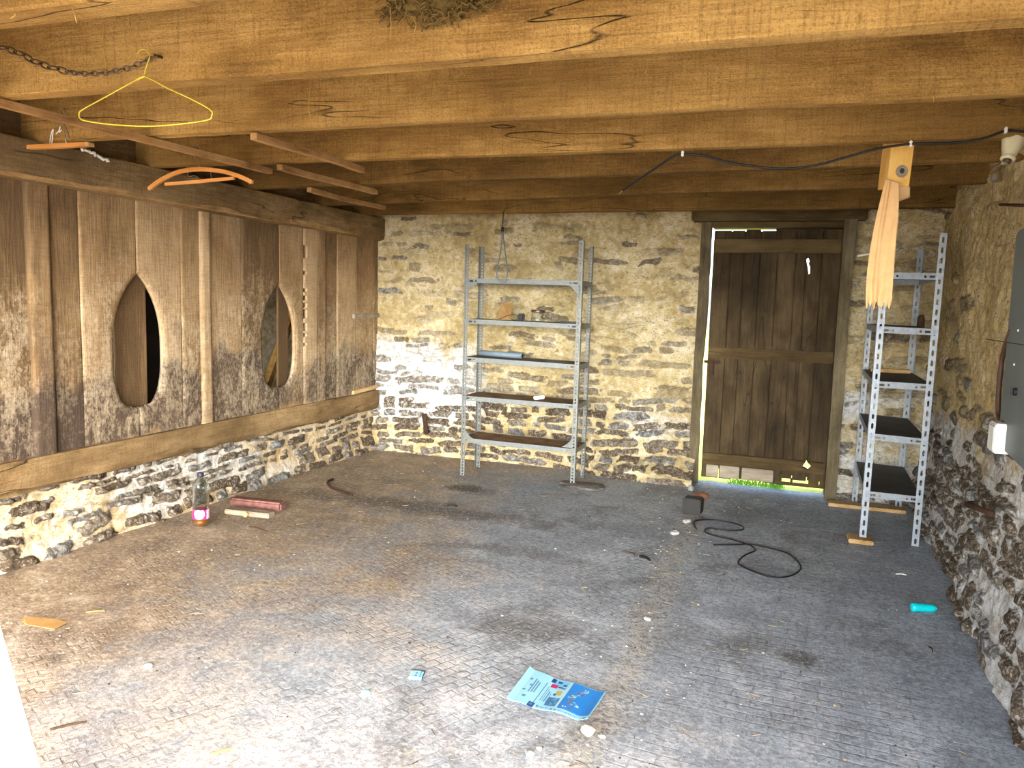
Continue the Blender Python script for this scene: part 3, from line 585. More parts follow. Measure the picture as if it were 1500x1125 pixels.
bm = BM(); tube(bm, spline([q(93, 172), q(91, 165), q(88, 160), q(94, 158), q(95, 166), q(93, 178), q(98, 190), q(103, 205)], 5), .002, 5); obj('hook', bm, M['wire'], h3, True); bm = BM(); tube(bm, spline([q(93, 176), q(94, 190), q(97, 207)], 4), .002, 5); obj('clip_wire', bm, M['wire'], h3, True)
for w_ in ([q(73, 210), q(75, 196), q(78, 189), q(77, 200), q(76, 210)], [q(82, 196), q(86, 192), q(88, 185), q(87, 194), q(90, 190)], [q(96, 203), q(96.5, 206), q(97, 209)]):
    bm = BM(); tube(bm, spline(w_, 4), .0022, 5); obj('clip_wire', bm, M['white'], h3, True)
# crumpled plastic strip tucked on the plate
bm = BM(); pts = spline([P(118, 219, 0, -3.72), P(132, 222, 0, -3.72), P(146, 230, 0, -3.72), P(160, 236, 0, -3.72)], 8)
for i, p in enumerate(pts): p.z += .004*math.sin(i*1.9); p.x += .006*math.sin(i*1.3)
tube(bm, pts, [.006+.004*abs(math.sin(i*1.1)) for i in range(len(pts))], 6); tag(obj('plastic_strip', bm, M['white'], None, True), 'crumpled white plastic strip tucked above the wall plate', 'plastic')
# old hay on the joist
bm = BM(); rg = random.Random(21)
for i in range(520):
    x = rg.uniform(-1.30, -.90); edge = (x+1.30)/.40; zlow = 2.385-.05*math.sin(edge*3.1)+.03*edge*rg.random()
    z = rg.uniform(zlow, 2.515); y = 2.335-rg.uniform(.0, .05)*(1 if z > zlow+.02 else .6); a = rg.uniform(0, 6.28); L = rg.uniform(.02, .055); d = Vector((math.cos(a), rg.uniform(-.4, .4), math.sin(a)*.7))*L; m_ = Vector((rg.uniform(-1, 1), rg.uniform(-1, .3), rg.uniform(-1, 1)))*.010
    c = Vector((x, y, z)); tube(bm, [c-d/2, c+m_, c+d/2], rg.uniform(.0015, .0032), 4)
hm = BM(); bmesh.ops.create_uvsphere(hm, u_segments=28, v_segments=16, radius=1)
for v in hm.verts:
    c = v.co; c.x = -1.10+c.x*.20; c.y = 2.345+c.y*.035; c.z = 2.455+c.z*.075
    k = float(fbm(np.array([[c.x*20]]), np.array([[c.z*20]]), 500, 3)[0, 0]-.5); c.z += k*.04; c.y -= k*.03
nest = thing('hay_clump', 'clump of old hay and mud stuck on the face of the bright joist', 'hay', (0, 0, 0)); obj('hay_mat', hm, M['hay'], nest, True); obj('straws', bm, M['hay'], nest, False)['kind'] = 'stuff'
bm = BM(); rg = random.Random(5)
for (x, y, L, yy) in ((152, 50, 55, 2.30), (107, 12, 22, 1.62), (188, 18, 35, 2.3), (456, 122, 58, 3.09), (605, 26, 22, 2.28), (672, 100, 14, 3.09), (948, 90, 18, 3.09), (572, 12, 40, 2.28), (780, 98, 10, 3.09), (620, 148, 30, 3.09), (20, 15, 12, 1.62), (1140, 130, 0, 3.1)):
    a = P(x, y, 1, yy); b = P(x+rg.uniform(-4, 5), y+L*.5, 1, yy-.008); c = P(x+rg.uniform(-6, 6), y+L, 1, yy-.004)
    tube(bm, spline([a, b, c], 4), .0014, 4)
for i in range(46):
    yy = rg.choice([2.33, 3.10, 3.88]); x = rg.uniform(-2.4, .85); z = 2.247; L = rg.uniform(.008, .028)
    tube(bm, [(x, yy+.03, z+.004), (x+rg.uniform(-.015, .015), yy+rg.uniform(-.01, .03), z-L)], .0009, 4)
tag(obj('hanging_straws', bm, M['straw']), 'loose wisps of straw hanging from the joists', 'straw', kind='stuff')
# ------------------------------------------------------------------ slotted shelving
def holed(bm, origin, eu, ez, w, H, pitch, hw, hh, off=.5):
    """flat flange w x H with a row of rounded slots"""
    o = Vector(origin); eu = Vector(eu); ez = Vector(ez); V = {}
    def vv(u, z):
        k = (round(u, 5), round(z, 5))
        if k not in V: V[k] = bm.verts.new(o+eu*u+ez*z)
        return V[k]
    n = int(H/pitch); c = w*off
    for i in range(n):
        z0 = i*pitch; z1 = z0+pitch; m = (z0+z1)/2; hx, hz = hw/2, hh/2
        ins = [(c-hx, m-hz*.6), (c-hx*.55, m-hz), (c+hx*.55, m-hz), (c+hx, m-hz*.6), (c+hx, m+hz*.6), (c+hx*.55, m+hz), (c-hx*.55, m+hz), (c-hx, m+hz*.6)]
        out = [(0, z0), (w*.3, z0), (w*.7, z0), (w, z0), (w, z1), (w*.7, z1), (w*.3, z1), (0, z1)]
        for k in range(8):
            bm.faces.new((vv(*out[k]), vv(*out[(k+1) % 8]), vv(*ins[(k+1) % 8]), vv(*ins[k])))
    if H-n*pitch > 1e-4: bm.faces.new((vv(0, n*pitch), vv(w, n*pitch), vv(w, H), vv(0, H)))
def upright(parent, base, top, fx, fy, w, pitch, hw, hh, m):
    """angle post: corner at base, flanges running fx along x and fy along y"""
    bm = BM(); b = Vector(base); t = Vector(top); H = (t-b).length; ez = (t-b)/H
    holed(bm, b, (fx, 0, 0), ez, w, H, pitch, hw, hh); holed(bm, b, (0, fy, 0), ez, w, H, pitch, hw, hh)
    bmesh.ops.remove_doubles(bm, verts=bm.verts, dist=1e-5); o = obj('upright', bm, m, parent)
    s = o.modifiers.new('t', 'SOLIDIFY'); s.thickness = .002; s.offset = 0; return o
def shelf_tray(parent, c4, lip, mtop, mlip, slots=True):
    """tray: c4 front-left, front-right, back-right, back-left of the top; lips turned down, slots near the ends of each lip"""
    c4 = [Vector(c) for c in c4]; bm = BM(); vs = [bm.verts.new(c) for c in c4]; bm.faces.new(vs); o = obj('shelf', bm, mtop, parent); s = o.modifiers.new('t', 'SOLIDIFY'); s.thickness = .003; s.offset = 0
    bm = BM(); V = {}
    def gv(p):
        k = tuple(round(c, 5) for c in p)
        if k not in V: V[k] = bm.verts.new(p)
        return V[k]
    zs = [.003, -lip*.30, -lip*.70, -lip]
    for i in range(4):
        a, b = c4[i], c4[(i+1) % 4]; d = (b-a).normalized(); L = (b-a).length; br = [0, .035, .066, .085, .097, L-.097, L-.085, L-.066, L-.035, L]; holes = (1, 3, 5, 7) if i == 0 else ()
        for k in range(len(br)-1):
            for j in range(3):
                if j == 1 and k in holes: continue
                bm.faces.new([gv(a+d*br[k]+Vector((0, 0, zs[j+1]))), gv(a+d*br[k+1]+Vector((0, 0, zs[j+1]))), gv(a+d*br[k+1]+Vector((0, 0, zs[j]))), gv(a+d*br[k]+Vector((0, 0, zs[j])))])
    l = obj('lip', bm, mlip, o); sm_ = l.modifiers.new('t', 'SOLIDIFY'); sm_.thickness = .002; sm_.offset = 0
    return o
def gusset(parent, p, dx, dz, s, m):
    bm = BM(); p = Vector(p); pts = [p, p+Vector((dx*s, 0, 0)), p+Vector((dx*s*.55, 0, dz*s*.28)), p+Vector((dx*s*.22, 0, dz*s*.6)), p+Vector((0, 0, dz*s))]
    bm.faces.new([bm.verts.new(v) for v in pts]); o = obj('gusset', bm, m, parent); md = o.modifiers.new('t', 'SOLIDIFY'); md.thickness = .002
sA = thing('metal_shelving', 'tall grey metal shelf rack with five tiers against the back wall', 'shelf rack', (-2.08, 6.28, 0)); oA = Vector((2.08, -6.28, 0))
w = .042; w = .037; kw = (w, .026, .013, .014, M['galv'])
FLx, FRx, yf, ybk = -2.585, -1.585, 6.09, 6.46
for (x, y, fx, fy, zt, dx) in ((FLx, yf, 1, 1, 1.955, -.005), (FRx, yf+.03, -1, 1, 1.99, 0), (FLx-.005, ybk, 1, -1, 1.96, -.01), (FRx-.005, ybk+.02, -1, -1, 1.97, .0)):
    upright(sA, oA+Vector((x, y, .002)), oA+Vector((x+dx, y, zt)), fx, fy, *kw)
for i, (zl, zr) in enumerate(((1.672, 1.672), (1.335, 1.325), (1.015, 1.0), (.685, .675), (.325, .31))):
    g = .006; cs = [(FLx+g, yf+g, zl), (FRx-g, yf+.03+g, zr), (FRx-g, ybk+.02-g, zr), (FLx+g, ybk-g, zl)]
    shelf_tray(sA, [oA+Vector(c) for c in cs], .036, M['shelfdark'] if i in (0, 2) else M['shelfdirt'], M['galv'])
gz = -.002
for (x, dx, yy) in ((FLx+.03, 1, yf), (FRx-.03, -1, yf+.03)):
    gusset(sA, oA+Vector((x, yy-.003, 1.64)), dx, -1, .09, M['galv']); gusset(sA, oA+Vector((x, yy-.003, .322)), dx, 1, .09, M['galv'])
sB = thing('metal_shelving', 'narrow pale slotted shelf rack standing end-on along the right wall', 'shelf rack', (.69, 6.05, 0)); oB = Vector((-.69, -6.05, 0)); w = .041; kw = (w, .064, .014, .036, M['galv2'])
for (x, y, z0, zt, fx, fy) in ((.51, 5.49, .03, 1.98, 1, 1), (.865, 5.53, .0, 1.995, -1, 1), (.535, 6.58, .0, 1.97, 1, -1), (.885, 6.58, .0, 1.97, -1, -1)):
    upright(sB, oB+Vector((x, y, z0+.002)), oB+Vector((x+.01, y, zt)), fx, fy, *kw)
for (zl, zr) in ((1.745, 1.745), (1.405, 1.40), (1.055, 1.05), (.715, .70), (.335, .325)):
    cs = [(.522, 5.50, zl), (.863, 5.535, zr), (.878, 6.57, zr), (.545, 6.57, zl)]; shelf_tray(sB, [oB+Vector(c) for c in cs], .038, M['shelfdark'], M['galv2'])
bm = BM(); p = P(1260, 794, 2, 0); box(bm, (p.x-.075, p.y-.06, 0), (p.x+.075, p.y+.10, .028), bev=.006); fw = tag(obj('wooden_pad', bm, M['pale_wood']), 'small square wooden pad under the front leg of the narrow rack', 'block'); 
bm = BM(); box(bm, (.36, 6.40, 0), (.90, 6.52, .026), Matrix.Identity(4), .004); tag(obj('floor_plank', bm, M['pale_wood']), 'short pale plank lying on the floor behind the narrow rack', 'plank')
# ------------------------------------------------------------------ things on the racks
zt = 1.334
c0, c1, c2, c3 = P(727, 464, 1, 6.30), P(748, 465, 1, 6.30), P(752.5, 442, 1, 6.40), P(735, 443, 1, 6.40)
bm = BM(); pts2 = [c0, c1, P(752, 441, 1, 6.40), P(747, 444.5, 1, 6.40), P(743, 439, 1, 6.40), P(741, 445, 1, 6.40), P(735, 443, 1, 6.39)]
for v in pts2[:2]: v.z = zt+.003
pts2[0].y = pts2[1].y = 6.30
bm.faces.new([bm.verts.new(v) for v in pts2]); r = bmesh.ops.extrude_face_region(bm, geom=bm.faces[:]); bmesh.ops.translate(bm, vec=(0, .004, .001), verts=[v for v in r['geom'] if isinstance(v, bmesh.types.BMVert)])
cb = thing('cardboard_flap', 'torn brown cardboard flap standing on the second tier', 'cardboard', c0); cb.location = c0
o = obj('flap', bm, M['card'], cb); o.data.transform(Matrix.Translation(-c0))
bm = BM(); box(bm, (-.01, -.06, 0), (.16, .01, .006)); obj('base_flap', bm, M['card'], cb)
p = P(763, 466, 1, 6.22); bm = BM(); box(bm, (p.x-.028, 6.2, zt+.001), (p.x+.028, 6.25, zt+.062), bev=.010); bk = thing('black_plug', 'small black plug with a wire between cardboard and jar', 'plug', (p.x, 6.22, zt))
o = obj('body', bm, M['black'], bk); o.data.transform(Matrix.Translation((-p.x, -6.22, -zt)))
bm = BM(); tube(bm, spline([(-.02, 0, .045), (-.08, .0, .05), (-.14, .02, .035), (-.2, .01, .006)], 6), .0025, 5); obj('wire', bm, M['black'], bk, True)
p = P(788, 467, 1, 6.23); jx = p.x; jar = thing('glass_jar', 'small clear glass jar with a metal lid on the second tier', 'jar', (jx, 6.23, zt+.001))
bm = BM(); lathe(bm, [(.050, 0), (.056, .006), (.056, .070), (.052, .078)], n=28); obj('jar_body', bm, M['glass'], jar, True)
bm = BM(); lathe(bm, [(.056, .074), (.058, .076), (.058, .092), (.055, .096), (.0, .096)][:4], n=28); obj('lid', bm, M['chain'], jar, True)
bm = BM(); lathe(bm, [(.018, .003), (.02, .012), (.01, .018)], c=(.0, -.005, 0.004), n=10); obj('white_knob', bm, M['white'], jar)
bm = BM(); p0, p1 = P(820, 468, 1, 6.2), P(862, 470, 1, 6.2); box(bm, (p0.x, 6.17, zt-.002), (-1.635, 6.23, zt+.012), bev=.004); tag(obj('black_strip', bm, M['black']), 'flat black strip at the right end of the second tier', 'strip')
p0, p1 = P(703, 517, 1, 6.28), P(766, 523, 1, 6.28); zz = 1.020+.024; bm = BM(); a = Vector((p0.x, 6.28, zz+.001)); b = Vector((p1.x, 6.26, zz-.004)); 
tube(bm, [a, a.lerp(b, .5), b], .024, 16); tb = thing('plastic_tube', 'blue-grey plastic tube lying on the middle tier', 'tube', a); o = obj('pipe', bm, M['tube'], tb, True); o.data.transform(Matrix.Translation(-a))
bm = BM(); d = (b-a).normalized(); tube(bm, [b-a+d*.0005, b-a+d*.001], .017, 16); obj('bore', bm, M['black'], tb)
p = P(790, 577, 1, 6.2); bm = BM(); box(bm, (-.045, -.03, 0), (.045, .03, .03), Matrix.Translation((p.x, 6.2, .692)) @ Matrix.Rotation(.4, 4, 'Z') @ Matrix.Rotation(-.15, 4, 'Y'), .006)
pk = tag(obj('crumpled_packet', bm, M['white']), 'small crumpled white packet on the fourth tier', 'packet')
bm = BM(); p = P(1355, 474, 1, 5.75); lathe(bm, [(.020, 0), (.024, .004), (.022, .055), (.018, .07), (.010, .082)], c=(.80, 5.75, 1.406), n=16); tag(obj('rusty_pot', bm, M['iron'], None, True), 'small rusty pot on the upper tier of the narrow rack', 'pot')
bm = BM(); box(bm, (.575, 6.30, 1.06), (.84, 6.38, 1.085), bev=.004); tag(obj('wood_strip', bm, M['pale_wood']), 'pale wooden strip lying across the third tier of the narrow rack', 'strip')
bm = BM(); a, b = P(1256, 375, 1, 5.46), P(1316, 365, 1, 5.56); tube(bm, [a, b], .006, 8); tag(obj('pale_rod', bm, M['white'], None, True), 'thin pale rod pushed through the rack post behind the cloth', 'rod')
# loop of cord hung near the rack
yl = 6.055; bm = BM(); top = Vector((P(737, 316, 1, 6.34).x, 6.345, 2.25)); k1 = P(736, 338, 1, 6.28)
cl = thing('cord_loop', 'dark cord loop on a hook hanging over the top tier of the tall rack', 'cord', top)
bm = BM(); tube(bm, spline([top-top, Vector((.002, -.01, -.05)), k1-top], 5), .004, 6); tube(bm, [k1-top+Vector((0, 0, .03)), k1-top+Vector((0, 0, -.02))], [.014, .010], 8); obj('hook', bm, M['iron'], cl, True)
lp = [k1, P(733, 370, 1, 6.17), P(728, 398, 1, 6.06), P(729, 409, 1, 6.045), P(735, 414, 1, 6.045), P(741, 410, 1, 6.045), P(743, 398, 1, 6.06), P(740, 370, 1, 6.17), k1]
bm = BM(); tube(bm, [v-top for v in spline(lp, 6)], .005, 6); obj('loop', bm, M['tube'], cl, True)
# ------------------------------------------------------------------ cable, block, cloth, lamp
cab = thing('electric_cable', 'black cable looping along the joist to the bare bulb', 'cable', P(1000, 226, 1, 3.87)); oc = cab.location.copy()
pts = [P(912, 279, 1, 4.05), P(925, 270, 1, 4.0), P(955, 250, 1, 3.93), P(985, 230, 1, 3.875), P(1000, 226, 1, 3.87), P(1030, 228, 1, 3.88), P(1060, 236, 1, 3.9), P(1100, 243, 1, 3.9), P(1150, 247, 1, 3.9), P(1200, 241, 1, 3.89), P(1240, 230, 1, 3.88), P(1290, 217, 1, 3.87), P(1335, 211, 1, 3.865), P(1400, 209, 1, 3.86), P(1440, 203, 1, 3.85), P(1473, 192, 1, 3.85), P(1500, 193, 1, 3.85), P(1540, 196, 1, 3.85)]
bm = BM(); tube(bm, [v-oc for v in spline(pts, 6)], .0056, 8); obj('sheath', bm, M['black'], cab, True)
bm = BM(); tube(bm, [pts[0]-oc, P(907, 284, 1, 4.06)-oc], [.003, .0012], 5); obj('frayed_end', bm, M['straw'], cab)
for x, y in ((1000, 225.5), (1334, 211), (1473, 191)):
    p = P(x, y, 1, 3.868 if x < 1400 else 3.85)-oc; bm = BM(); box(bm, (p.x-.006, p.y-.010, p.z-.012), (p.x+.006, p.y+.012, p.z+.014), bev=.003); obj('cable_clip', bm, M['white'], cab)
yb0 = 3.985; t0, t1, t2, t3 = P(1307, 211, 1, yb0), P(1341, 211, 1, yb0), P(1332, 273, 1, yb0), P(1299, 273, 1, yb0)
blk = thing('wooden_block', 'short pine block with a dark knot hanging under the joists', 'block', t0); bm = BM()
t0.z = t1.z = 2.30; f = [bm.verts.new(v-blk.location) for v in (t0, t1, t2, t3)]; bk_ = [bm.verts.new(v-blk.location+Vector((-.028, .12, 0))) for v in (t0, t1, t2, t3)]
bm.faces.new(f); bm.faces.new(bk_[::-1])
for k in range(4): bm.faces.new((f[k], bk_[k], bk_[(k+1) % 4], f[(k+1) % 4]))
bmesh.ops.bevel(bm, geom=bm.edges[:], offset=.003, affect='EDGES'); obj('block', bm, M['new_wood'], blk)
kc_ = P(1321, 251, 1, yb0)-blk.location; bm = BM(); bmesh.ops.create_circle(bm, cap_ends=True, radius=1, segments=18, matrix=Matrix.Translation(kc_+Vector((0, -.0012, 0))) @ Matrix.Rotation(math.pi/2, 4, 'X') @ Matrix.Diagonal((.026, .028, 1, 1)))
obj('knot', bm, M['grey_wood'], blk); bm = BM(); bmesh.ops.create_circle(bm, cap_ends=True, radius=1, segments=14, matrix=Matrix.Translation(kc_+Vector((.001, -.002, .002))) @ Matrix.Rotation(math.pi/2, 4, 'X') @ Matrix.Diagonal((.010, .012, 1, 1)))
obj('knot_hole', bm, M['black'], blk)
cl = thing('cloth_strip', 'long peach cloth strip with a ragged end hanging from the pine block', 'cloth', P(1300, 265, 1, 4.0)); ocl = cl.location.copy()
L_ = [(1297, 262), (1290, 290), (1283, 320), (1277, 350), (1271, 390), (1268.5, 420), (1268, 447)]; R_ = [(1317, 268), (1317, 290), (1316, 320), (1313, 350), (1310, 390), (1308, 420), (1306, 447)]
Ls, Rs = spline([(x, y, 0) for x, y in L_], 8), spline([(x, y, 0) for x, y in R_], 8); n, mU = len(Ls), 26; rg = random.Random(9)
X = np.zeros((n, mU, 3))
for i in range(n):
    for j in range(mU):
        u = j/(mU-1); x = Ls[i].x+(Rs[i].x-Ls[i].x)*u; y = Ls[i].y+(Rs[i].y-Ls[i].y)*u; t = i/(n-1)
        if t > .93: y += (t-.93)/.07*(5*math.sin(j*1.7)+3*math.sin(j*.9+1)+(3 if j in (13, 14, 22) else 0))
        dep = 3.965+.014*math.sin(u*3.4+.6+t*.8)-.016*math.exp(-((u-.30-.06*t)/.07)**2)+.004*math.sin(u*17+t*5)*t+.006*math.sin(t*26+u*7)*sst(.6, .95, np.array(t)); X[i, j] = P(x, y, 1, float(dep))-ocl
o = grid_mesh('front_fall', X, {}, M['cloth'], cl); s = o.modifiers.new('t', 'SOLIDIFY'); s.thickness = .003
X = np.zeros((16, 8, 3))
for i in range(16):
    t = i/15; a = math.pi*t; cx = 1321; 
    for j in range(8):
        v = j/7; px = 1309+(1333-1309)*v; py = 273+24*math.sin(a)*(1-.35*v)*(1 if t < .5 else 1); X[i, j] = P(px, py, 1, 4.00+.10*t)-ocl
o = grid_mesh('back_fold', X, {}, M['cloth'], cl); s = o.modifiers.new('t', 'SOLIDIFY'); s.thickness = .003
# bulb
lamp = thing('light_bulb', 'bare dusty bulb in a cream porcelain holder at the right wall', 'lamp', P(1490, 190, 1, 3.95)); ol = lamp.location.copy()
def axm(a, b):
    d = (Vector(b)-Vector(a)); return Matrix.Translation(a) @ d.to_track_quat('Z', 'Y').to_matrix().to_4x4()
top, neck = P(1489, 192, 1, 3.95)-ol, P(1476, 234, 1, 3.91)-ol; hl = (neck-top).length
bm = BM(); box(bm, (top.x-.06, top.y-.05, top.z), (top.x+.07, top.y+.05, top.z+.022), bev=.004); obj('backing_wood', bm, M['stick'], lamp)
bm = BM(); lathe(bm, [(.044, 0), (.046, .008), (.044, .05), (.036, hl*.62), (.027, hl*.86), (.026, hl*.9), (.029, hl*.93), (.029, hl), (.022, hl+.002)], n=24, M=axm(top, neck)); obj('holder', bm, M['cream'], lamp, True)
d = (P(1462, 254, 1, 3.885)-ol-neck).normalized()
bm = BM(); lathe(bm, [(.017, -.004), (.017, .012), (.014, .018)], n=16, M=axm(neck, neck+d)); obj('cap', bm, M['chain'], lamp, True)
bm = BM(); lathe(bm, [(.015, .015), (.018, .03), (.027, .045), (.034, .062), (.036, .078), (.031, .096), (.02, .108), (.006, .113)], n=28, M=axm(neck, neck+d)); obj('glass_envelope', bm, M['bulbglass'], lamp, True)
# ------------------------------------------------------------------ right wall fittings
xw = .90
cb_ = thing('meter_cabinet', 'tall grey metal cabinet panel fixed to the right wall', 'cabinet', (xw, 4.1, 1.3)); xf = .855
poly = [P(1492, 336, 0, xf), P(1488, 345, 0, xf), P(1462, 640, 0, xf), P(1464, 655, 0, xf), P(1500, 691, 0, xf)]
poly[-1] = poly[-1]; d = (poly[4]-poly[3]).normalized(); poly[4] = poly[3]+d*.9; poly.append(Vector((xf, poly[4].y, poly[0].z)))
bm = BM(); a = [bm.verts.new(v-cb_.location) for v in poly]; b = [bm.verts.new(v-cb_.location+Vector((.055, 0, 0))) for v in poly]; bm.faces.new(a); bm.faces.new(b[::-1])
for k in range(len(a)): bm.faces.new((a[k], b[k], b[(k+1) % len(a)], a[(k+1) % len(a)]))
bmesh.ops.bevel(bm, geom=bm.edges[:], offset=.006, segments=2, affect='EDGES'); obj('case', bm, M['cabinet'], cb_)
bm = BM(); p = P(1489, 574, 0, xf)-cb_.location; lathe(bm, [(.016, 0), (.016, .012), (.010, .014)], n=14, M=axm(p, p+Vector((-1, 0, 0)))); box(bm, (p.x-.02, p.y-.003, p.z-.012), (p.x-.01, p.y+.003, p.z+.012)); obj('lock', bm, M['black'], cb_)
bm = BM(); s0 = P(1485, 503, 0, xf); box(bm, (-.001, -.9, s0.z-1.3-.002), (.0005, .08, s0.z-1.3+.002), Matrix.Translation((xf-xw, 0, 0))); obj('seam', bm, M['darkgrey'], cb_)
for (x, y) in ((1492, 484), (1486, 534)):
    p = P(x, y, 0, xf)-cb_.location; bm = BM(); lathe(bm, [(.005, 0), (.005, .003), (.002, .004)], n=10, M=axm(p, p+Vector((-1, 0, 0)))); obj('screw', bm, M['white'], cb_)
pj = P(1458, 640, 0, .83); jb = thing('junction_box', 'small white junction box at the lower corner of the grey cabinet', 'electrical box', (.86, pj.y, pj.z))
bm = BM(); box(bm, (-.045, -.055, -.062), (.035, .055, .062), bev=.006); obj('box', bm, M['white'], jb)
bm = BM(); box(bm, (.02, -.07, -.08), (.04, .10, .08), bev=.004); obj('back_plate', bm, M['brown'], jb)
bm = BM(); box(bm, (-.048, -.045, -.05), (-.044, .045, .05), bev=.002); obj('cover', bm, M['white'], jb)
bm = BM(); tube(bm, spline([P(1481, 485, 0, .86), P(1475, 500, 0, .86), P(1468, 525, 0, .87), P(1464, 560, 0, .87), P(1462, 595, 0, .87), P(1464, 612, 0, .87), (.86, pj.y+.0, pj.z+.06)], 8), .011, 8); tag(obj('brown_conduit', bm, M['brown'], None, True), 'curved brown cable running down beside the grey cabinet', 'cable')
bm = BM(); a, b = P(1465, 300, 0, .93), P(1512, 301, 0, .88); tube(bm, [a+(a-b)*.15+Vector((.05, 0, 0)), a, b], .007, 8); tag(obj('iron_rod', bm, M['iron'], None, True), 'thin rusty rod sticking from the right wall below the bulb', 'rod')
bm = BM(); a, b = P(1418, 739, 0, .93), P(1453, 752, 0, .80); tube(bm, [a+Vector((.06, .03, 0)), a, b], [.02, .018, .012], 7); tag(obj('iron_spike', bm, M['iron'], None, True), 'rusty iron spike sticking out of the lower right stone wall', 'spike')
a, b = P(621, 606, 1, 6.70), P(624, 634, 1, 6.70); bm = BM(); tube(bm, [a, a.lerp(b, .5)+Vector((.008, -.01, 0)), b], [.026, .022, .026], 6); tube(bm, [b+Vector((0, .08, .01)), b+Vector((0, -.01, 0))], .02, 6); tag(obj('iron_hook', bm, M['iron']), 'rusty iron peg low on the back wall left of the tall rack', 'hook')
# ------------------------------------------------------------------ bottle
bp = P(294.5, 769, 2, 0.004); bt = thing('plastic_bottle', 'clear plastic drink bottle with pink label and amber dregs by the stone base', 'bottle', (bp.x, bp.y, .004))
prof = [(.040, 0), (.049, .006), (.0515, .02), (.0515, .105), (.050, .112)]
for k in range(9): prof += [(.0485, .122+k*.0125), (.0505, .128+k*.0125)]
prof += [(.0515, .245), (.0505, .262), (.044, .283), (.030, .302), (.019, .314), (.016, .322), (.016, .326)]
bm = BM(); lathe(bm, prof, n=32); obj('bottle_body', bm, M['pet'], bt, True)
bm = BM(); lathe(bm, [(.038, .003), (.0475, .008), (.0500, .02), (.0500, .046), (.0, .0462)][:4], n=32); obj('drink', bm, M['cider'], bt, True)
bm = BM(); lathe(bm, [(.020, .318), (.021, .320), (.021, .342), (.018, .345)], n=24); obj('cap', bm, plain('navy_cap', lin(40, 44, 62), .5, 0, .4, .1), bt, True)
def label_mat():
    t = NT('bottle_label'); g = t.n('SeparateXYZ', {0: t.co()}); a = t.n('Math', operation='ARCTAN2'); t.set(a.inputs[0], g.outputs[1]); t.set(a.inputs[1], g.outputs[0])
    u = a.outputs[0]; z = g.outputs[2]
    # camera side faces about -45 degrees; pale oval panel on a pink ground, a pale panel to its right
    du = t.math('MULTIPLY', t.math('ADD', u, 1.05), 1.0); dz = t.math('MULTIPLY', t.math('SUBTRACT', z, .084), 26.)
    L = t.math('SQRT', t.math('ADD', t.math('MULTIPLY', t.math('MULTIPLY', du, du), 1.9), t.math('MULTIPLY', dz, dz)))
    c = t.mix(t.ramp(L, [(.86, 0.), (.90, 1.)]), lin(238, 232, 232), lin(206, 44, 112))
    band = t.math('MULTIPLY', t.math('LESS_THAN', t.math('ABSOLUTE', dz), .22), t.math('LESS_THAN', t.math('ABSOLUTE', du), .45))
    txt = t.math('MULTIPLY', band, t.ramp(t.noise(t.co((1, 1, .3)), 160, 2), [(.46, 0.), (.5, .75)])); c = t.mix(txt, c, lin(110, 96, 108))
    pan = t.math('MULTIPLY', t.math('GREATER_THAN', u, -.15), t.math('LESS_THAN', u, .6)); c = t.mix(pan, c, lin(236, 214, 222))
    tx2 = t.math('MULTIPLY', pan, t.ramp(t.noise(t.co((1, 1, 2)), 120, 2), [(.5, 0.), (.56, .6)])); c = t.mix(tx2, c, lin(190, 70, 120))
    return t.fin(c, .35, None, .4)
bm = BM(); n = 40; ra = [[bm.verts.new((.0522*math.cos(6.2832*k/n), .0522*math.sin(6.2832*k/n), z)) for k in range(n)] for z in (.048, .108)]
for k in range(n): bm.faces.new((ra[0][k], ra[0][(k+1) % n], ra[1][(k+1) % n], ra[1][k]))
obj('label', bm, label_mat(), bt, True)
# ------------------------------------------------------------------ floor clutter
def lump(name, p, r, m, lab, cat, seed, sq=.6, grp=None, el=1.):
    bm = BM(); bmesh.ops.create_icosphere(bm, subdivisions=2, radius=r); rg = random.Random(seed); o1_, o2_ = rg.random()*20, rg.random()*20
    for v in bm.verts:
        k = .72+.6*float(vn(np.array([[v.co.x/r*1.5+o1_]]), np.array([[v.co.y/r*1.5+v.co.z/r+o2_]]), 77)[0, 0]); v.co *= k; v.co.z *= sq; v.co.x *= el
    zm = min(v.co.z for v in bm.verts); bmesh.ops.translate(bm, vec=(p.x, p.y, -zm-.001+fz(p.x, p.y)), verts=bm.verts); return tag(obj(name, bm, m, None, False), lab, cat, grp)
def fz(x, y):
    a = np.array([[x]]); b = np.array([[y]])
    return float((fbm(a*1.6, b*1.6, 201, 4)-.5)[0, 0]*.014+(.012*sst(.10, .0, np.abs(a+.56+(fbm(a*0+1, b*2.2, 205, 3)-.5)*.18))*fbm(a*8, b*8, 207, 3))[0, 0])
def F(x, y, dz=0):
    p = P(x, y, 2, 0); p.z = fz(p.x, p.y)+dz; return p
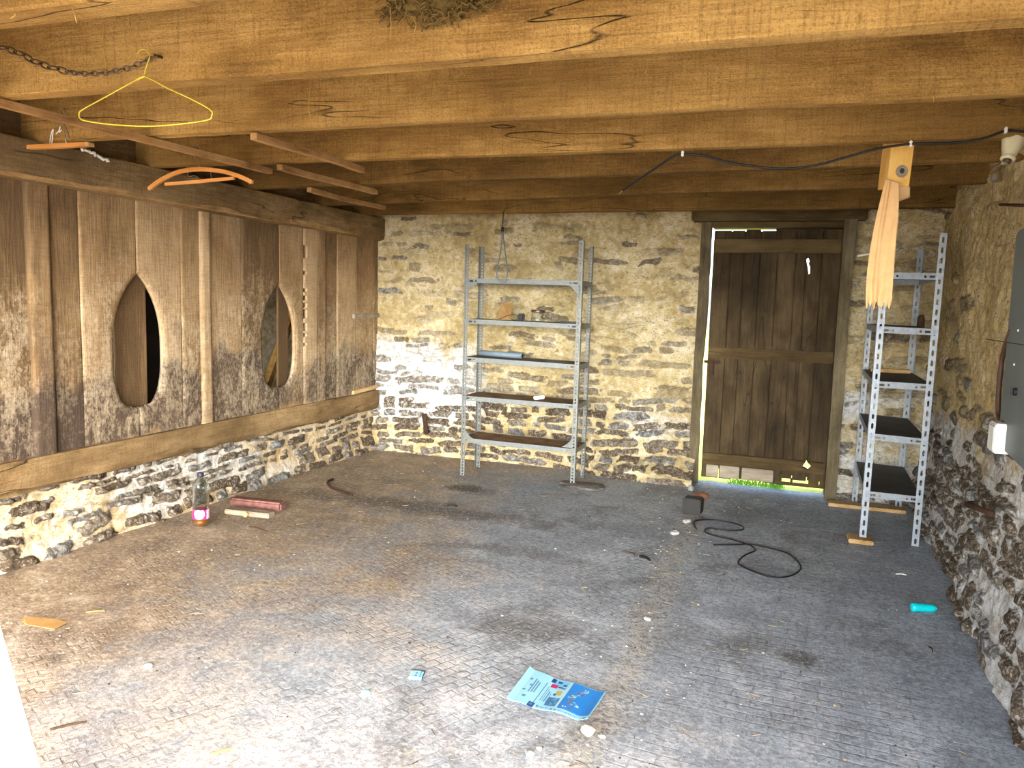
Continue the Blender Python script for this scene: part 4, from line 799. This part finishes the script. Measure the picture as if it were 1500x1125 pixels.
# offcuts by the bottle
p0, p1 = F(336, 742), F(411, 750); d = p1-p0; bm = BM(); ang = math.atan2(d.y, d.x); L = d.length
box(bm, (0, 0, .0), (L, .085, .062), Matrix.Translation((p0.x, p0.y, fz(p0.x, p0.y))) @ Matrix.Rotation(ang, 4, 'Z'), .012); tag(obj('timber_offcut', bm, M['red']), 'faded red painted timber offcut on the floor beside the bottle', 'offcut')
p0, p1 = F(332, 751), F(397, 758); d = p1-p0; bm = BM(); ang = math.atan2(d.y, d.x); L = d.length
box(bm, (0, -.03, .0), (L, .05, .034), Matrix.Translation((p0.x, p0.y, fz(p0.x, p0.y))) @ Matrix.Rotation(ang, 4, 'Z'), .006); tag(obj('timber_offcut', bm, M['grey_wood']), 'grey timber offcut lying in front of the red one', 'offcut')
lump('chip_of_wood', F(359, 757), .022, M['pale_wood'], 'pale wood chip leaning in front of the grey offcut', 'chip', 3, .9)
bm = BM(); tube(bm, spline([F(488, 703, .008), F(481, 706, .008), F(480, 710, .008), F(486, 716, .008), F(498, 721, .008), F(515, 727, .008)], 5), .010, 7); tag(obj('bent_rod', bm, M['iron'], None, True), 'dark bent iron rod lying on the floor near the plank wall', 'rod')
p = F(1012, 754); bm = BM(); box(bm, (-.065, -.01, 0), (.065, .16, .115), Matrix.Translation((p.x, p.y, fz(p.x, p.y))) @ Matrix.Rotation(-.05, 4, 'Z') @ Matrix.Rotation(-.08, 4, 'X'), .008); tag(obj('dark_block', bm, M['darkgrey']), 'dark square block on the floor by the left door post', 'block')
lump('brick_chip', F(1027, 731), .055, M['brick'], 'brown brick chip between the dark block and the door', 'stone', 8, .5)
lump('plaster_lump', F(1012, 719), .03, M['pebble'], 'white plaster lump at the foot of the left door post', 'stone', 9, .9)
lump('flat_stone', F(853, 714), .13, plain('grey_slab', lin(112, 106, 98), .9, 0, .2, .35, 30), 'flat broken stone under the right front leg of the tall rack', 'stone', 15, .16, None, 1.7)
pts = [F(x, y, .006) for x, y in ((1020, 776), (1016, 768), (1022, 763), (1045, 762), (1070, 766), (1088, 772), (1086, 777), (1065, 778), (1040, 775), (1032, 778), (1040, 784), (1066, 790), (1092, 797), (1104, 803), (1105, 808), (1090, 815), (1081, 825), (1090, 832), (1115, 842), (1140, 847), (1162, 843), (1173, 833), (1166, 821), (1150, 810), (1120, 802), (1098, 798), (1075, 799), (1045, 799))]
bm = BM(); tube(bm, spline(pts, 6), .0048, 7); tag(obj('floor_cable', bm, M['black'], None, True), 'thin black cable lying in loose loops on the floor', 'cable')
bm = BM(); a, b = F(1334, 896, .021), F(1369, 898, .021); d = (b-a).normalized(); tube(bm, [a, a+d*.004, a+d*.02, b-d*.02, b-d*.004, b], [.016, .021, .021, .020, .018, .013], 16)
lt = thing('turquoise_tube', 'bright turquoise plastic tube on the floor by the right wall', 'tube', a); o = obj('body', bm, M['teal'], lt, True); o.data.transform(Matrix.Translation(-a))
bm = BM(); tube(bm, [b-a-d*.001, b-a+d*.008], [.010, .009], 12); obj('tip', bm, M['teal'], lt, True)
# leaflet with its print
cTL, cTR, cBR, cBL = F(776, 983), F(888, 1018), F(860, 1062), F(741, 1028)
def leaf(u, v, dz=0):
    p = cBL.lerp(cBR, u).lerp(cTL.lerp(cTR, u), v); p.z = fz(p.x, p.y)+.004+.008*math.sin(u*6.3+.6)**2+.016*max(0, .08-u)/.08*(.5+v*.5)+.012*max(0, u-.88)/.12*(1-v)+dz; return p
lf = thing('leaflet', 'pale blue printed leaflet lying open on the floor', 'leaflet', (cBL.x, cBL.y, 0)); olf = Vector((cBL.x, cBL.y, 0))
PM = [plain('leaflet_'+n_, lin(*c), .45, 0, .4, .06, 12) for n_, c in (('paper', (150, 206, 228)), ('sky', (40, 130, 210)), ('navy', (30, 62, 122)), ('ink', (84, 124, 156)), ('pink', (190, 46, 106)), ('gold', (186, 168, 92)), ('rust', (140, 84, 70)), ('cream', (190, 210, 190)), ('mid', (60, 120, 166)), ('cyan', (104, 186, 230)))]
rects = []; rg = random.Random(31)
def q_(u, v, du, dv, mi): rects.append((u, v, u+du, v+dv, mi))
q_(.595, .13, .39, .85, 1)
for i in range(60):
    t = rg.random(); u = .64+.07*t+.04*math.sin(t*9)+rg.uniform(-.02, .09); q_(u, .16+t*.72, rg.uniform(.012, .035), rg.uniform(.02, .055), rg.choice([3, 6, 6, 7, 7, 8, 9]))
q_(.30, .08, .014, .70, 2); q_(.255, .0, .075, .13, 2); q_(.275, .04, .035, .05, 3)
for k in range(4): q_(.09+.05*(k % 2), .70-.17*k, .04, .045, 3)
for k in range(3): q_(.17+k*.03, .34+.02*k, .009, .42-.05*k, 3)
for k in range(4): q_(.345+k*.026, .24, .009, .44-.06*k, 3)
q_(.335, .84, .05, .13, 2); q_(.39, .80, .16, .16, 9); q_(.42, .88, .05, .06, 2); q_(.50, .80, .045, .06, 2); q_(.36, .70, .085, .11, 4); q_(.455, .73, .05, .05, 2); q_(.51, .71, .04, .05, 3)
q_(.47, .50, .075, .15, 5); q_(.455, .48, .03, .06, 2); q_(.43, .15, .135, .27, 8)
for i in range(16): q_(.435+rg.random()*.11, .16+rg.random()*.22, .012, .03, rg.choice([0, 3, 9]))
q_(.36, .045, .02, .055, 2)
for k in range(7): q_(.39+k*.019, .055, .010, .030, 3)
q_(.54, .035, .02, .05, 3); q_(.585, .03, .02, .045, 3)
for k in range(9): q_(.64+k*.024, .04, .012, .028, 3)
q_(.93, .035, .035, .045, 3); q_(.572, .12, .016, .86, 7)
NU, NV = 132, 96; bm = BM(); g = [[bm.verts.new(leaf(i/NU, j/NV)-olf) for i in range(NU+1)] for j in range(NV+1)]
for j in range(NV):
    for i in range(NU):
        f = bm.faces.new((g[j][i], g[j][i+1], g[j+1][i+1], g[j+1][i])); u, v = (i+.5)/NU, (j+.5)/NV
        for r in rects:
            if r[0] <= u <= r[2] and r[1] <= v <= r[3]: f.material_index = r[4]
pg = obj('page', bm, PM, lf, True); s = pg.modifiers.new('t', 'SOLIDIFY'); s.thickness = .0012; s.offset = -1
# small packet
a, b, c, d = F(598, 995), F(618, 997), F(623, 985), F(603, 983); bm = BM(); pk = thing('paper_packet', 'tiny pale blue paper packet on the floor left of the leaflet', 'packet', a)
g = [[bm.verts.new(a.lerp(b, i/25).lerp(d.lerp(c, i/25), j/6)-a+Vector((0, 0, .008+.003*math.sin(i/25*3.1)))) for i in range(26)] for j in range(7)]
for j in range(6):
    for i in range(25):
        f = bm.faces.new((g[j][i], g[j][i+1], g[j+1][i+1], g[j+1][i])); t = (i+.5)/25; f.material_index = 7 if t < .12 else (2 if .76 < t < .82 or .94 < t else (3 if .4 < t < .55 and j in (1, 3) else 0))
o = obj('wrapper', bm, PM, pk, True); sm_ = o.modifiers.new('t', 'SOLIDIFY'); sm_.thickness = .007; sm_.offset = -1
def cap_(x, y, lab, m):
    p = F(x, y); bm = BM(); lathe(bm, [(.015, 0), (.017, .002), (.0165, .009), (.010, .013)], c=p, n=16); tag(obj('bottle_cap', bm, m, None, True), lab, 'cap')
cap_(217, 977, 'white bottle cap on the earthy floor at the left', M['white']); cap_(536, 1016, 'pale blue bottle cap on the floor left of the paper packet', PM[0])
a, b, c, d, e = F(32, 914, .006), F(36, 909, .012), F(85, 912, .010), F(98, 916, .008), F(80, 925, .006); bm = BM(); f = [bm.verts.new(v) for v in (a, F(40, 919, .006), e, d, c, b)]; bm.faces.new(f); o = obj('cardboard_scrap', bm, M['card']); s = o.modifiers.new('t', 'SOLIDIFY'); s.thickness = .003; tag(o, 'flat brown cardboard scrap on the floor at far left', 'cardboard')
lump('pale_stone', F(861, 1077), .026, M['pebble'], 'pale pebble beside the corner of the leaflet', 'stone', 41, .6)
for i, (x, y, r, lab) in enumerate(((882, 1083, .014, 'small pebble right of the pale one below the leaflet'), (948, 909, .018, 'pale angular pebble on the floor above the leaflet'), (790, 1100, .012, 'tiny pebble on the floor directly below the leaflet'), (776, 1108, .014, 'white pebble at the bottom edge below the leaflet'), (1006, 768, .03, 'pale rubble bit left of the looped cable'), (988, 785, .03, 'crumbled white rubble in front of the dark block'))):
    lump('pebble', F(x, y), r, M['pebble'], lab, 'stone', 50+i, .55)
def twig(x0, y0, x1, y1, r, lab, m=M['twig']):
    a, b = F(x0, y0, r), F(x1, y1, r); mid = a.lerp(b, .5)+Vector((.006, .008, .002)); bm = BM(); tube(bm, spline([a, mid, b], 5), [r*(1-.4*abs(i-3)/8) for i in range(11)], 6); tag(obj('twig', bm, m, None, True), lab, 'twig')
twig(73, 1069, 127, 1058, .005, 'long dark twig at the lower left of the floor'); twig(937, 816, 952, 823, .010, 'short thick black stick on the floor right of centre', M['black'])
twig(914, 808, 930, 813, .004, 'thin curved dark twig near the short black stick'); twig(365, 772, 392, 780, .004, 'thin twig in front of the timber offcuts'); twig(655, 742, 670, 744, .008, 'short black stick on the floor in front of the tall rack', M['black'])
twig(310, 1106, 342, 1098, .004, 'yellow straw stalk near the bottom edge of the floor', M['straw']); twig(1360, 948, 1366, 956, .004, 'small dark twig on the floor below the turquoise tube'); twig(126, 898, 154, 896, .003, 'pale straw stalk above right of the cardboard scrap', M['straw']); twig(1312, 842, 1328, 844, .003, 'white splinter on the floor in front of the narrow rack', M['white'])
bm = BM(); rg = random.Random(77)
for i in range(1000):
    t = rg.random(); x = rg.uniform(-3.7, .7) if t < .6 else rg.gauss(-.56, .16); y = 1.2+5.3*rg.random()**1.2
    if x < -3.75 or x > .80 or (-1.02 < x < -.5 and 2.5 < y < 3.05) or (x < -3.0 and 4.2 < y < 5.6) or (-.75 < x < -.40 and 5.3 < y < 6.2): continue
    z = fz(x, y); r = rg.uniform(.002, .006); mi = rg.choice([0, 0, 0, 1, 1, 2])
    if rg.random() < .45:
        a = rg.uniform(0, 6.28); L = rg.uniform(.012, .05); n0 = len(bm.faces); tube(bm, [(x, y, z+.002), (x+L*math.cos(a), y+L*math.sin(a), z+.002)], .0012, 4); bm.faces.ensure_lookup_table()
        for f in bm.faces[n0:]: f.material_index = 2 if rg.random() < .7 else 3
    else:
        n0 = len(bm.faces); bmesh.ops.create_icosphere(bm, subdivisions=1, radius=r, matrix=Matrix.Translation((x, y, z+r*.4)) @ Matrix.Diagonal((rg.uniform(.7, 1.5), rg.uniform(.7, 1.5), .7, 1))); bm.faces.ensure_lookup_table()
        for f in bm.faces[n0:]: f.material_index = mi
tag(obj('floor_litter', bm, [M['pebble'], M['pebbled'], plain('dusty_straw', lin(176, 156, 118), .95, 0, .1, .2, 50), M['twig']], recalc=False), 'grit and bits of straw scattered over the floor', 'litter', kind='stuff')
# white painted board leaning in the doorway against the first joist
nrm = (0, 1, -.155); cc = 1.275; g = lambda x, y: PP(x, y, nrm, cc)
r1, r0 = g(0, 957), g(47, 1125); d = (r1-r0).normalized(); base = r0-d*(r0.z/d.z); L = 2.23/d.z; side = Vector((-d.z, 0, d.x)).normalized(); side = (side-d*side.dot(d)).normalized()
th = d.cross(side).normalized(); th = th if th.y > 0 else -th; bd = thing('white_board', 'white painted board leaning in the doorway at the lower left', 'board', base)
def bprism(u0, u1, t0, t1):
    bm = BM(); vs = []
    for s_ in (0, L):
        for u, t in ((u0, t0), (u1, t0), (u1, t1), (u0, t1)): vs.append(bm.verts.new(d*s_+side*u+th*t))
    for f in ((0, 1, 2, 3), (7, 6, 5, 4), (0, 4, 5, 1), (1, 5, 6, 2), (2, 6, 7, 3), (3, 7, 4, 0)): bm.faces.new([vs[k] for k in f])
    bmesh.ops.bevel(bm, geom=bm.edges[:], offset=.004, segments=2, affect='EDGES'); return bm
obj('panel', bprism(.0, .20, 0, .022), M['whitepaint'], bd); obj('edge_moulding', bprism(.055, .20, -.010, .001), M['whitepaint'], bd)
# ------------------------------------------------------------------ light
GLOW = 18.0
wd = bpy.data.worlds.new('sky'); SC.world = wd; wd.use_nodes = True; nt = wd.node_tree; bg = nt.nodes['Background']
def wn(ty, **kw):
    n = nt.nodes.new('ShaderNode'+ty)
    for k, v in kw.items(): setattr(n, k, v)
    return n
def wm(op, a, b=0., clamp=False):
    n = wn('Math', operation=op, use_clamp=clamp)
    for i, v in enumerate((a, b)):
        if isinstance(v, bpy.types.NodeSocket): nt.links.new(v, n.inputs[i])
        else: n.inputs[i].default_value = v
    return n.outputs[0]
sk = wn('TexSky', sky_type='NISHITA', sun_disc=False); sk.sun_elevation = math.radians(38); sk.sun_rotation = math.radians(150); sk.dust_density = 3.5
tc = wn('TexCoord'); sp3 = wn('SeparateXYZ'); nt.links.new(tc.outputs['Generated'], sp3.inputs[0])
# hazy bright band low over the yard, strongest where the light comes in
AZ = math.radians(20); dt = wn('VectorMath', operation='DOT_PRODUCT'); nt.links.new(tc.outputs['Generated'], dt.inputs[0]); dt.inputs[1].default_value = (math.sin(AZ), -math.cos(AZ), .12)
az = wm('POWER', wm('MAXIMUM', dt.outputs['Value'], 0.), 8.5); el = wm('POWER', 2.718, wm('MULTIPLY', wm('POWER', wm('DIVIDE', wm('SUBTRACT', sp3.outputs[2], .07), .14), 2.), -1.))
glow = wm('MULTIPLY', wm('MULTIPLY', az, el), GLOW)
mx = wn('Mix', data_type='RGBA'); mx.inputs[0].default_value = .7; mx.inputs[7].default_value = (.30, .33, .37, 1); nt.links.new(sk.outputs[0], mx.inputs[6])
ga = wn('Mix', data_type='RGBA', blend_type='ADD'); ga.inputs[0].default_value = 1; nt.links.new(mx.outputs[2], ga.inputs[6]); gc = wn('Mix', data_type='RGBA', blend_type='MULTIPLY'); gc.inputs[0].default_value = 1; gc.inputs[7].default_value = (.90, .96, 1., 1); nt.links.new(glow, gc.inputs[6]); nt.links.new(gc.outputs[2], ga.inputs[7])
nt.links.new(ga.outputs[2], bg.inputs[0]); bg.inputs[1].default_value = .75
def sun(name, az, el, e, ang, col):
    l = bpy.data.lights.new(name, 'SUN'); l.energy = e; l.angle = math.radians(ang); l.color = col; o = bpy.data.objects.new(name, l); C.objects.link(o)
    d = Vector((math.sin(math.radians(az))*math.cos(math.radians(el)), math.cos(math.radians(az))*math.cos(math.radians(el)), -math.sin(math.radians(el)))); o.rotation_euler = d.to_track_quat('-Z', 'Y').to_euler()
sun('sun', -92, 52, 1.5, 1.0, (1, .93, .80))
vs_ = SC.view_settings; vs_.view_transform = 'Standard'; vs_.look = 'None'; vs_.gamma = 1; vs_.use_curve_mapping = False; vs_.exposure = 2.5
